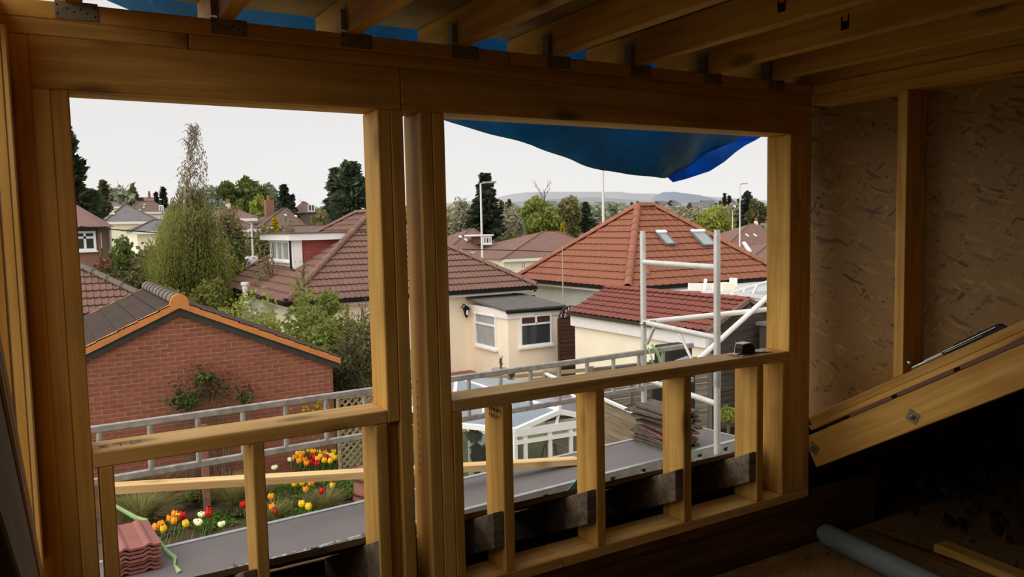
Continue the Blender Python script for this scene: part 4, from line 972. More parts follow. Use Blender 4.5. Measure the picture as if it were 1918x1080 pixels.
# ================================================================== detached cream garage with red roof
g2 = root('garage', (13.2, 14.7, G), 'cream detached garage with dark red pitched tile roof right of the brown gate', 'garage')
gx, gy0, gy1, ge, gr_x, gr_z = 12.0, 12.15, 17.25, -2.33, 13.3, -1.76
MB().box(gx+.16, 2*gr_x-gx-.16, gy0+.1, gy1-.1, G, ge-.02).build('wall', M['cream'], g2)
MB().box(gx+.05, gx+.155, gy0+.05, gy1-.05, ge-.36, ge-.02).build('fascia', M['white'], g2)
MB().prism([(gx, gy0, ge-.01), (gr_x, gy0, gr_z-.01), (2*gr_x-gx, gy0, ge-.01)], (0, gy1-gy0, 0)).build('roof_deck', M['under'], g2)
MB().prism([(gx+.15, gy0-.02, ge-.3), (gr_x, gy0-.02, gr_z-.08), (2*gr_x-gx-.15, gy0-.02, ge-.3), (2*gr_x-gx-.15, gy0-.02, G), (gx+.15, gy0-.02, G)], (0, .03, 0)).build('gable', M['shed_wood'], g2)
MB().box(gx-.06, gx+.04, gy0, gy1, ge-.07, ge-.0).build('gutter', M['under'], g2)
L2 = math.hypot(gr_x-gx, gr_z-ge)
roof_face(g2, (gx, gy1, ge), (0, -1, 0), (gr_x-gx, 0, gr_z-ge), [(0, 0), (gy1-gy0, 0), (gy1-gy0, L2), (0, L2)], rollr, .2318, .235, [300], M['tile_red'])
roof_face(g2, (2*gr_x-gx, gy0, ge), (0, 1, 0), (gx-gr_x, 0, gr_z-ge), [(0, 0), (gy1-gy0, 0), (gy1-gy0, L2), (0, L2)], rollr, .2318, .235, [120], M['tile_red'])
cap_line(g2, (gr_x, gy0, gr_z+.02), (gr_x, gy1, gr_z+.02), .075, M['tile_red'], L=.36)
MB().obox((gx, gy0-.02, ge-.02), (gr_x, gy0-.02, gr_z+.03), .05, .09).obox((2*gr_x-gx, gy0-.02, ge-.02), (gr_x, gy0-.02, gr_z+.03), .05, .09).build('verge_board', M['roof_br'], g2)
# second low roof behind it
g3 = root('outbuilding', (15.6, 16.6, G), 'small brown-tiled outbuilding roof between the red garage roof and the orange-roofed house', 'outbuilding')
pts = [P(1130, 546, 17.6), P(1310, 548, 16.6), P(1400, 580, 14.6), P(1240, 578, 15.2)]
MB().prism(pts, (0, 0, .05)).build('roof', M['tile_orange'], g3)
MB().box(14.9, 19.0, 15.5, 17.5, G, -2.0).build('wall', M['render_grey'], g3)
MB().obox(P(1290, 541, 17.2), P(1345, 541, 17.0), .1, .35).build('box_gutter', M['white'], g3)
MB().tube([P(1318, 545, 16.9), P(1320, 538, 16.9), P(1322, 522, 16.9)], .05, 8).build('flue', M['upvc'], g3)
MB().tube([P(1370, 545, 16.5), P(1370, 520, 16.5)], .06, 8).build('flue', M['upvc'], g3)
MB().box(*(lambda a, b: (a.x, b.x, a.y, a.y+.4, b.z, a.z))(P(1354, 531, 16.3), P(1376, 558, 16.3))).build('chimney', M['cream'], g3)
# dark shed with grey roof near the tower
sh = root('shed', (12.5, 10.9, G), 'dark timber shed with pale flat roof edge beyond the tower at the right', 'shed')
for k in range(9):
    z = -2.26-.13*k; MB().add([(13.35, 11.0, z), (16.5, 11.0, z), (16.5, 10.975, z-.13), (13.35, 10.975, z-.13), (13.35, 11.02, z), (16.5, 11.02, z), (16.5, 11.02, z-.13), (13.35, 11.02, z-.13)], [(0, 1, 2, 3), (4, 7, 6, 5), (0, 4, 5, 1), (3, 2, 6, 7), (0, 3, 7, 4), (1, 5, 6, 2)]).build('plank', M['shed_wood'], sh)
MB().box(13.3, 16.6, 10.9, 11.95, -2.27, -2.2).build('roof', M['felt'], sh)
MB().box(13.36, 16.5, 11.03, 11.9, G, -2.28).build('wall', M['shed_wood'], sh)
o = MB().prism([P(1385, 668, 9.8), P(1440, 655, 9.8), P(1440, 690, 9.2), P(1380, 700, 9.2)], (0, 0, -.05)).build('polycarbonate_sheet', M['pane_pale'], base=tuple(P(1410, 680, 9.4))); tag(o, 'pale translucent sheet lying behind the tape measure beyond the sill', 'sheet')

# ================================================================== fences
def fence(x0, y0, x1, y1, zt, zb, mat, label, step=1.83, boards=True, cap=True, posts=True, along_h=True, bh=.115):
    a, b = Vector((x0, y0, 0)), Vector((x1, y1, 0)); L = (b-a).length; d = (b-a)/L; nn = Vector((d.y, -d.x, 0))
    r = root('fence', ((x0+x1)/2, (y0+y1)/2, G), label, 'fence'); n_ = max(1, round(L/step)); st = L/n_
    for k in range(n_):
        p, q = a+d*(st*k+.05), a+d*(st*(k+1)-.05)
        if along_h:
            z = zb; 
            while z < zt-.03:
                beam('board', p+Vector((0, 0, z+bh/2))+nn*random.uniform(0, .01), q+Vector((0, 0, z+bh/2))+nn*random.uniform(0, .01), .016, min(bh*.93, zt-z), r, mat, bevel=0); z += bh
            for t in (.0, .33, .67, 1): 
                c = p+(q-p)*t+nn*.02; beam('batten', c+Vector((0, 0, zb)), c+Vector((0, 0, zt)), .03, .045, r, mat, up=tuple(d), bevel=0)
        else:
            nb_ = int((q-p).length/.1)
            for i in range(nb_):
                c = p+(q-p)*((i+.5)/nb_); beam('board', c+Vector((0, 0, zb)), c+Vector((0, 0, zt)), .016, .09, r, mat, up=tuple(d), bevel=0)
    if posts:
        for k in range(n_+1):
            c = a+d*(st*k); beam('post', c+Vector((0, 0, G)), c+Vector((0, 0, zt+.06)), .09, .09, r, mat, up=tuple(d), bevel=0)
    if cap: beam('capping', a+Vector((0, 0, zt+.015)), b+Vector((0, 0, zt+.015)), .06, .03, r, mat, bevel=0)
    return r
fence(9.05, 12.3, 11.95, 11.95, -2.83, -4.4, M['fence_wood'], 'grey lapped timber fence panels beyond the tower below the cream garage')
fence(12.0, 11.9, 17.0, 11.7, -2.95, -4.4, M['shed_wood'], 'darker grey fence panels continuing right behind the tower')
fence(7.42, 8.8, 8.0, 12.25, -2.84, -4.5, M['fence_tan'], 'tan fence with white capping running towards the house beside the conservatory', cap=False)
o = MB().obox((7.42, 8.8, -2.82), (8.0, 12.25, -2.78), .05, .04).build('capping_rail', M['upvc'], base=(7.7, 10.4, -2.8)); tag(o, 'white rail on top of the tan fence beside the conservatory', 'rail')
# slatted low fence left of it
fs = root('fence', (7.8, 12.7, G), 'low slatted tan fence in front of the cream bungalow, seen through the ladder', 'fence')
for k in range(7):
    beam('slat', (6.2, 12.95, -2.84-.13*k), (9.2, 12.3, -2.84-.13*k), .02, .075, fs, M['trellis_wood'], bevel=0)
for x in (6.2, 7.2, 8.2, 9.15): beam('post', (x, 13.0-(x-6.2)*.217, G), (x, 13.0-(x-6.2)*.217, -2.78), .07, .07, fs, M['trellis_wood'], up=(1, 0, 0), bevel=0)
# lattice by the brick garage
lt = root('lattice_panel', (4.6, 12.8, G), 'tan diamond lattice panel standing at the right corner of the brick garage', 'trellis')
lx0, lx1, lz0, lz1 = 4.17, 5.30, -4.35, -2.86
def clipseg(x, z, dx, dz):
    ts = []
    for (c, d, lo, hi) in ((x, dx, lx0, lx1), (z, dz, lz0, lz1)):
        ts.append(sorted(((lo-c)/d, (hi-c)/d)))
    a, b = max(ts[0][0], ts[1][0]), min(ts[0][1], ts[1][1]); return (a, b) if b-a > .03 else None
for sgn, yy in ((1, 12.80), (-1, 12.815)):
    c = -2.2
    while c < 2.4:
        x0, z0 = (lx0+lx1)/2+c, (lz0+lz1)/2; r_ = clipseg(x0, z0, 1, sgn)
        if r_: MB().obox((x0+r_[0], yy, z0+sgn*r_[0]), (x0+r_[1], yy, z0+sgn*r_[1]), .03, .012, up=(0, 1, 0)).build('lath', M['trellis_wood'], lt)
        c += .125
MB().box(lx0-.04, lx0, 12.78, 12.83, G, lz1).box(lx1, lx1+.04, 12.78, 12.83, G, lz1).box(lx0, lx1, 12.78, 12.83, lz1, lz1+.04).build('frame', M['trellis_wood'], lt)

# ================================================================== near conservatory
cn = root('conservatory', (5.2, 8.9, G), 'white conservatory with blue-grey glass roof panels and gable finial below the wide sill', 'conservatory')
zc = -2.5; L_, Rr = Vector((4.85, 8.14, zc)), Vector((6.0, 8.04, zc)); ap = P(1047, 770, 8.1); ap2 = Vector((ap.x-.05, 9.6, ap.z)); D_l = Vector((4.35, 8.85, zc)); D_b = Vector((4.25, 10.4, zc)); bk = Vector((5.3, 10.6, ap.z+.05)); Rb = Vector((6.9, 10.2, zc))
def gp(pts, nm='glass_panel', mat='glass_roof'):
    m = MB(); m.prism(pts, (0, 0, .02)); return m.build(nm, M[mat], cn)
gp([L_, ap, ap2, bk, D_l]); gp([D_l, bk, D_b]); gp([Rr, Rb, ap2, ap]); gp([ap2, Rb, Vector((6.4, 11, zc)), bk])
m = MB()
for a, b, r_ in ((L_, ap, .06), (Rr, ap, .06), (ap, ap2, .06), (ap2, bk, .05), (L_, D_l, .06), (D_l, D_b, .06), (D_l, bk, .05), (L_, bk, .03), (Rr, Rb, .06), (L_*.5+D_l*.5, bk*.7+ap*.3, .025), (Rr*.6+Rb*.4, ap2, .03)):
    m.obox(a, b, r_, r_)
m.build('glazing_bar', M['upvc'], cn)
MB().obox(L_-Vector((0, 0, .03)), Rr-Vector((0, 0, .03)), .06, .09).obox(L_-Vector((0, .0, .15)), Rr-Vector((0, 0, .15)), .05, .05).build('eaves_beam', M['upvc'], cn)
MB().prism([L_+Vector((.12, .02, .05)), Rr+Vector((-.12, .02, .05)), ap+Vector((0, .02, -.06))], (0, .02, 0)).build('gable_panel', M['shed_wood'], cn)
MB().tube([ap+Vector((0, 0, -.02)), ap+Vector((0, 0, .07)), ap+Vector((0, 0, .13)), ap+Vector((0, 0, .2))], [.03, .035, .02, .005], 8).build('finial', M['upvc'], cn)
MB().obox(ap, (L_+Rr)/2, .03, .03, up=(0, 1, 0)).build('gable_bar', M['upvc'], cn)
m = MB()
for t in (0, .12, .42, .68, 1): p = L_.lerp(Rr, t); m.box(p.x-.022, p.x+.022, p.y-.02, p.y+.03, G, zc)
for p in (D_l, D_b): m.box(p.x-.03, p.x+.03, p.y-.03, p.y+.03, G, zc)
m.obox(L_+Vector((0, 0, -1.1)), Rr+Vector((0, 0, -1.1)), .05, .08); m.build('window_post', M['upvc'], cn)
gp([L_+Vector((0, .01, -.2)), Rr+Vector((0, .01, -.2)), Rr+Vector((0, .01, -1.9)), L_+Vector((0, .01, -1.9))], 'wall_glass', 'glass_wall')
gp([L_+Vector((0, 0, -.1)), D_l+Vector((0, 0, -.1)), D_l+Vector((0, 0, -1.9)), L_+Vector((0, 0, -1.9))], 'wall_glass', 'glass_wall')
bnch = MB().box(5.0, 5.5, 8.6, 9.0, -3.3, -3.2).box(5.05, 5.1, 8.62, 8.98, G, -3.3).box(5.4, 5.45, 8.62, 8.98, G, -3.3); o = bnch.build('table', M['gate_wood'], base=(5.25, 8.8, G)); tag(o, 'small brown table inside the white conservatory', 'table')
hs = root('garden_hose', (5.55, 8.3, -2.9), 'teal hose hanging in loops inside the conservatory', 'hose')
for dx in (0, .12): MB().tube([(5.4+dx, 8.35, -2.85-.0), (5.36+dx, 8.35, -3.0), (5.37+dx, 8.35, -3.2), (5.45+dx, 8.35, -3.22), (5.48+dx, 8.35, -3.0), (5.45+dx, 8.35, -2.84), (5.4+dx, 8.35, -2.83)], .012, 6).build('loop', M['teal'], hs)
pkc = P(900, 716, 12.0)
cn2 = root('cold_frame', (pkc.x, 12, G), 'small white glazed peak of a greenhouse just above the sill beside the posts', 'greenhouse')
m = MB(); q0, q1, q2 = P(876, 727, 11.9), P(935, 727, 11.7), P(900, 741, 11.4)
for a, b in ((pkc, q0), (pkc, q1), (pkc, q2), (q0, q2), (q2, q1)): m.obox(a, b, .035, .035)
m.build('glazing_bar', M['upvc'], cn2); m = MB(); m.v = [pkc, q0, q2, q1]; m.f = [(0, 1, 2), (0, 2, 3)]; m.build('glass_panel', M['glass'], cn2)
MB().prism([(q0.x, q0.y, q0.z), (q1.x, q1.y, q1.z), (q1.x, q1.y, G), (q0.x, q0.y, G)], (0, .05, 0)).build('side_panel', M['upvc'], cn2)
# ================================================================== houses further away
def far_house(label, px0, px1, ye, yr, Y, roofm, wallm, rf=.3, depth=8, wins=(), lights=(), chim=None, floor_z=None, fascia=True, ridge_px=None):
    a, b = P(px0, ye, Y), P(px1, ye, Y); zr = P((px0+px1)/2, yr, Y+depth/2).z; ze = (a.z+b.z)/2; gz_ = ground(Y) if floor_z is None else floor_z
    r = root('house', ((a.x+b.x)/2, Y, gz_), label, 'house')
    w_ = b.x-a.x; x0, x1 = a.x, b.x
    if ridge_px: rx0, rx1 = P(ridge_px[0], yr, Y+depth/2).x, P(ridge_px[1], yr, Y+depth/2).x
    else: rx0, rx1 = x0+w_*rf, x1-w_*rf
    m = MB(); m.v = [(x0, Y, ze), (x1, Y, ze), (x1, Y+depth, ze), (x0, Y+depth, ze), (rx0, Y+depth/2, zr), (rx1, Y+depth/2, zr)]
    m.f = [(0, 1, 5, 4), (1, 2, 5), (2, 3, 4, 5), (3, 0, 4), (3, 2, 1, 0)]; m.build('roof', M[roofm], r)
    m = MB(); t = .12
    for p, q in ((0, 4), (1, 5), (4, 5)): m_v = [(x0, Y, ze), (x1, Y, ze), 0, 0, (rx0, Y+depth/2, zr), (rx1, Y+depth/2, zr)]; m.obox(m_v[p], m_v[q], t, t)
    m.build('ridge', M['ridge_brown' if roofm == 'roof_br' else 'roof_dk' if roofm in ('slate', 'roof_dk') else 'roof_br'], r)
    MB().box(x0+.35, x1-.35, Y+.35, Y+depth-.35, gz_-.5, ze+.02).build('wall', M[wallm], r)
    if fascia: MB().box(x0+.05, x1-.05, Y+.02, Y+.1, ze-.22, ze-.02).build('fascia', M['white'], r)
    for (px, py, pw, ph) in wins:
        ll = P(px, py, Y+.3); sc = ll.dot(f_)/FPX; window(r, (ll.x, Y+.33, ll.z), (1, 0, 0), pw*sc, ph*sc, vb=(pw*sc/2,), fr=.1, sill=False)
    for (px, py, pw, ph) in lights:
        # roof window on the front slope
        sl_ = (zr-ze)/(depth/2); d = P(px, py, 1); yy = (Y*sl_-ze)/(sl_-d.z) ; c = d*yy; sc = c.dot(f_)/FPX; v2 = Vector((0, 1, sl_)).normalized(); nn = Vector((0, -sl_, 1)).normalized()
        c = c+nn*.06; o = MB().prism([c, c+Vector((pw*sc, 0, 0)), c+Vector((pw*sc, 0, 0))+v2*ph*sc*1.6, c+v2*ph*sc*1.6], nn*.08).build('roof_window', M['upvc'], r)
        c = c+nn*.085+v2*.1+Vector((.08, 0, 0)); p_ = MB().prism([c, c+Vector((pw*sc-.16, 0, 0)), c+Vector((pw*sc-.16, 0, 0))+v2*(ph*sc*1.6-.2), c+v2*(ph*sc*1.6-.2)], nn*.01).build('pane', M['pane_pale'], r); p_.parent = o; p_.matrix_local = Matrix()
    if chim:
        px, y0, y1, pw, cm = chim; c0, c1 = P(px, y1, Y+depth/2), P(px, y0, Y+depth/2); sc = c0.dot(f_)/FPX; hw = pw*sc/2
        o = MB().box(c0.x-hw, c0.x+hw, c0.y-hw, c0.y+hw, c0.z-1.5, c1.z).build('chimney', M[cm], r)
        MB().tube([(c0.x, c0.y, c1.z), (c0.x, c0.y, c1.z+.35)], .15, 8).build('chimney_pot', M['ridge_orange'], r)
    return r
# brown brick two-storey house at the left edge
Y = 36; r = root('house', (0, 40, ground(Y)), 'brown brick house with white casement window at the left edge', 'house')
c0, c1, c2 = P(184, 424, Y), P(190, 424, Y), P(211, 421, Y+1)
MB().box(-4, c1.x, Y, Y+8, G, c0.z).build('wall', M['brick_brown'], r)
MB().box(c1.x, P(211, 480, Y+1).x, Y+1, Y+7, G, c2.z-.1).build('side_wall', M['render_tan'], r)
MB().tube([(P(209, 480, Y+.9).x, Y+.9, G), (P(209, 480, Y+.9).x, Y+.9, c2.z-.2)], .06, 6).build('downpipe', M['upvc'], r)
MB().tube([(c1.x-.1, Y-.06, -2.5), (c1.x-.1, Y-.06, c0.z-.1)], .05, 6).build('downpipe', M['roof_rd'], r)
pa, pb, pc = P(143, 383, Y+4), P(190, 424, Y-.4), P(214, 424, Y+.6)
m = MB(); m.v = [(-4.5, Y-.4, pb.z), (pb.x, Y-.4, pb.z), (pc.x, Y+.5, pc.z), (pc.x, Y+8.4, pb.z), (-4.5, Y+8.4, pb.z), (pa.x, Y+4, pa.z), (-2, Y+4, pa.z)]
m.f = [(0, 1, 5, 6), (1, 2, 5), (2, 3, 5), (3, 4, 6, 5), (4, 0, 6), (4, 3, 2, 1, 0)]; m.build('roof', M['roof_br'], r)
MB().box(-4.4, pb.x+.05, Y-.42, Y-.34, pb.z-.12, pb.z-.0).build('gutter', M['black'], r)
wll = P(145, 470, Y-.02); sc = wll.dot(f_)/FPX
window(r, (P(140, 470, Y).x, Y-.01, wll.z), (1, 0, 0), P(181, 470, Y).x-P(140, 470, Y).x, 37*sc, vb=(.38, .93-.0), hb=(25*sc,), fr=.09)
# left background
far_house('dark slate house with cream wall just right of the tall left cedar', 172, 232, 386, 374, 95, 'slate', 'cream', wins=((186, 398, 5, 7), (200, 398, 6, 7)), chim=(206, 368, 376, 5, 'white'))
far_house('grey hipped roof with pointed ridge and pale eaves, left of the birch', 195, 300, 414, 383, 70, 'slate', 'cream', ridge_px=(233, 236), depth=9, lights=((206, 403, 8, 3),))
far_house('long reddish roof on the skyline left of the birch', 243, 312, 379, 370, 130, 'roof_rd', 'white', chim=(280, 362, 372, 4, 'ridge_orange'))
far_house('dark brown roof with white skylights and gable, left of the birch', 244, 318, 396, 377, 92, 'roof_dk', 'white', lights=((268, 390, 3, 2), (269, 385, 3, 2), (258, 395, 5, 2)), wins=((298, 396, 8, 12),))
far_house('low grey roof sloping behind the birch crown', 246, 380, 431, 412, 55, 'slate', 'cream', rf=.4)
far_house('reddish roof with white band right of the birch', 410, 484, 408, 392, 58, 'roof_rd', 'white', chim=(428, 381, 394, 8, 'white'))
far_house('brown roof with a skylight below the white-banded roof', 420, 484, 428, 408, 50, 'roof_dk', 'cream', lights=((436, 420, 8, 6),))
far_house('dark hipped roof with two skylights and tall brick chimney', 488, 572, 424, 390, 56, 'roof_dk', 'cream', ridge_px=(530, 536), lights=((534, 406, 3, 4), (553, 408, 4, 4)), chim=(505, 374, 410, 15, 'brick_brown'))
far_house('long brown roof behind the red-dormer bungalow', 558, 676, 437, 422, 42, 'roof_dk', 'white', rf=.08)
far_house('dark gable with white arched window left of the big cedar', 569, 600, 398, 378, 110, 'roof_dk', 'roof_dk', wins=((577, 396, 13, 13),), rf=.4, fascia=False)
# centre and right background
far_house('brown roof with white-framed dormer beside the dark conifer', 835, 945, 470, 428, 52, 'roof_br', 'cream', ridge_px=(880, 886), lights=((862, 447, 4, 5), (873, 453, 4, 6)))
dq = P(906, 457, 52); d = MB().box(P(893, 457, 52).x, P(925, 457, 52).x, 52, 54, P(906, 442, 52).z, P(906, 439, 52).z); dr = root('dormer', tuple(dq), 'white flat-topped dormer on the brown roof in front of the dark conifer', 'dormer')
d.build('roof', M['upvc'], dr); window(dr, (dq.x, 52.1, dq.z), (1, 0, 0), 18*dq.dot(f_)/FPX, 14*dq.dot(f_)/FPX, vb=(.25, .5), fr=.09); MB().box(dq.x, dq.x+.66, 52.15, 54, dq.z, P(906, 442, 52).z).build('wall', M['roof_br'], dr)
far_house('reddish-brown roof behind the central brown hipped roof', 925, 1010, 467, 440, 62, 'roof_rd', 'cream', ridge_px=(975, 1000))
far_house('plain brown hipped roof with pale left hip, centre', 940, 1150, 480, 433, 46, 'roof_br', 'cream', ridge_px=(1016, 1040), depth=10, wins=((955, 505, 10, 14), (975, 505, 12, 16)))
far_house('small grey-brown roof with white gable left of the tall lamp post', 1070, 1130, 446, 433, 80, 'roof_dk', 'white', rf=.3)
far_house('dark roof glimpsed just left of the tall lamp post', 1094, 1150, 430, 422, 100, 'roof_dk', 'white')
far_house('brown hipped roof with two skylights near the right lamp post', 1350, 1470, 466, 419, 62, 'roof_br', 'cream', ridge_px=(1404, 1420), lights=((1400, 444, 4, 5), (1415, 444, 4, 5)), chim=(1416, 414, 430, 5, 'cream'))
far_house('small brown roof at the right post below the skylit roof', 1394, 1480, 491, 456, 34, 'roof_br', 'cream', ridge_px=(1440, 1460))
far_house('pale white house glimpsed between trees at mid right', 1266, 1288, 394, 385, 230, 'slate', 'white', depth=10)
random.seed(21)
hm = MB().box(-5, 5, -4, 4, -3, 5).v; 
hmesh = bpy.data.meshes.new('house'); q_ = MB().box(-5, 5, -4, 4, -4, 4.5); q_.prism([(-5.4, -4.4, 4.5), (5.4, -4.4, 4.5), (5.4, 0, 8), (-5.4, 0, 8)], (0, 0, .1)).prism([(-5.4, 4.4, 4.5), (5.4, 4.4, 4.5), (5.4, 0, 8), (-5.4, 0, 8)], (0, 0, .1))
hmesh.from_pydata(q_.v, [], q_.f); hmesh.materials.append(M['white']); hmesh.materials.append(M['slate']); 
for i, p in enumerate(hmesh.polygons): p.material_index = 0 if i < 6 else 1
for k in range(26):
    px = random.choice((random.uniform(1180, 1420), random.uniform(1230, 1420), random.uniform(1000, 1180), random.uniform(230, 330))); Yd = random.uniform(330, 500); x = PX(px, Yd)
    o = bpy.data.objects.new('house', hmesh); COL.objects.link(o); o.location = (x, Yd, ground(Yd)+ZC+random.uniform(0, 2)); o.rotation_euler[2] = random.uniform(-.6, .6); BASE[o] = Vector((x, Yd, 0))
    tag(o, 'tiny white house among the distant trees below the hills', 'house', 'distant white houses below the hills')

# ================================================================== lamp posts, cables, sign
def lamp_post(px, ytop, Y, lab, arm=1.0, r=.075, head=True):
    p = P(px, ytop, Y); z0 = ground(Y); r_o = root('lamp_post', (p.x, Y, z0), lab, 'lamp post')
    MB().tube([(p.x, Y, z0), (p.x, Y, z0+1.3), (p.x, Y, z0+1.35), (p.x, Y, p.z)], [r*1.3, r*1.3, r, r*.7], 10).build('pole', M['alu_pale'], r_o, smooth=True)
    if head:
        MB().tube([(p.x, Y, p.z-.02), (p.x+arm*.4, Y, p.z+.03)], .04, 6).build('arm', M['alu'], r_o)
        MB().prism([(p.x+arm*.2, Y-.12, p.z), (p.x+arm, Y-.10, p.z+.03), (p.x+arm, Y+.10, p.z+.03), (p.x+arm*.2, Y+.12, p.z)], (0, 0, .10)).build('lamp_head', M['alu_old'], r_o)
lamp_post(900, 343, 40, 'street lamp post in front of the tall dark conifer')
lamp_post(1129, 318, 34, 'tall street lamp post rising beside the orange roof up to the tarpaulin', head=False, r=.085)
lamp_post(1386, 345, 58, 'slender street lamp post with bent head at the right')
lamp_post(1372, 395, 75, 'short thin post left of the slender right lamp post', head=False, r=.07)
lamp_post(471, 420, 38, 'grey pole carrying the white street sign', head=False, r=.06)
c = P(476, 489, 37.8); sg_ = root('street_sign', tuple(c), 'white rectangular street sign with a dark ring symbol on the grey pole', 'sign')
MB().box(c.x-.17, c.x+.17, 37.75, 37.79, c.z-.26, c.z+.26).build('plate', M['white'], sg_)
m = MB()
for k in range(14):
    a, b = 2*math.pi*k/14, 2*math.pi*(k+1)/14; m.obox((c.x+.09*math.cos(a), 37.745, c.z+.08+.09*math.sin(a)), (c.x+.09*math.cos(b), 37.745, c.z+.08+.09*math.sin(b)), .01, .03, up=(0, 1, 0))
m.obox((c.x-.03, 37.745, c.z+.05), (c.x-.03, 37.745, c.z+.13), .01, .02, up=(0, 1, 0)).box(c.x-.1, c.x+.1, 37.74, 37.748, c.z-.15, c.z-.12).build('symbol', M['slate'], sg_)
c = P(463, 489, 36); o = MB().tube([(c.x-.2, 36, c.z), (c.x, 36, c.z+.12), (c.x+.22, 36, c.z)], [.1, .17, .08], 8).build('vehicle_roof', M['white'], base=tuple(c)); tag(o, 'pale rounded shape glimpsed left of the street sign', 'object')
for k, (pts, lab) in enumerate((([(150, 424, 30), (230, 431, 30), (345, 439, 30), (480, 446, 30), (640, 452, 30), (700, 450, 30)], 'black overhead cable crossing in front of the birch'),
                                ([(700, 452, 30), (846, 466, 30), (980, 469, 30), (1080, 474, 30)], 'thin overhead cable passing above the cream bungalow roof'))):
    m = MB(); m.tube([P(*p) for p in pts], .022, 6); o = m.build('overhead_cable', M['cable'], base=tuple(P(*pts[1]))); tag(o, lab, 'cable')
c = P(1053, 460, 19.6); o = MB().tube([(c.x, 19.6, G), (c.x, 19.6, c.z-.9), (c.x, 19.6, c.z)], [.02, .018, .014], 8).build('tall_cane', M['render_tan'], base=(c.x, 19.6, G)); tag(o, 'tall thin tan pole with forked top rising behind the flat-roofed extension', 'pole')

# ================================================================== foliage
def rand_dirs(n):
    v = rng.normal(size=(n, 3)); return v/np.linalg.norm(v, axis=1, keepdims=True)
def leaf_quads(C, a, b, axis=None, ajit=.5):
    n = len(C); u = rand_dirs(n)
    if axis is not None:
        u = axis+u*ajit; u /= np.linalg.norm(u, axis=1, keepdims=True)
    v = np.cross(u, rand_dirs(n)); v /= np.linalg.norm(v, axis=1, keepdims=True)+1e-9
    a = a*rng.uniform(.6, 1.3, (n, 1)); b = b*rng.uniform(.6, 1.3, (n, 1))
    return np.stack([C-u*a, C-v*b+u*a*.1, C+u*a, C+v*b+u*a*.1], axis=1)
def lobes_pts(c, rx, ry, rz, nl, n, lr=.42, zmin=-.9, shell=.55):
    d = rand_dirs(nl); rad = rng.uniform(.25, .8, (nl, 1)); ctr = d*rad; ctr = ctr[ctr[:, 2] > zmin]; nl = len(ctr)
    k = rng.integers(0, nl, n); r = rng.uniform(shell, 1, (n, 1))*lr*rng.uniform(.7, 1.15, (nl, 1))[k]
    p = ctr[k]+rand_dirs(n)*r
    return np.array(c)+p*np.array([rx, ry, rz])
def trunk_mesh(x, y, z0, z1, r, nb=7, spread=1.5, crown0=.4, seed=0, lean=0):
    rr = random.Random(seed); m = MB(); H = z1-z0; path = []
    for k in range(6): t = k/5; path.append((x+lean*t*H+rr.uniform(-.015, .015)*H*t, y+rr.uniform(-.01, .01)*H, z0+H*t))
    m.tube(path, [r*(1-.8*k/5) for k in range(6)], 8)
    for k in range(nb):
        t = crown0+(1-crown0)*k/nb*.9; z = z0+H*t; a = rr.uniform(0, 6.28); L = spread*(1.1-t*.6)*rr.uniform(.7, 1.1)
        m.tube([(x+lean*t*H, y, z), (x+lean*t*H+math.cos(a)*L*.5, y+math.sin(a)*L*.5, z+L*.35), (x+lean*t*H+math.cos(a)*L, y+math.sin(a)*L, z+L*.8)], [r*.4, r*.25, r*.06], 5)
    return m
def scaleat(px, py, Y): return P(px, py, Y).dot(f_)/FPX
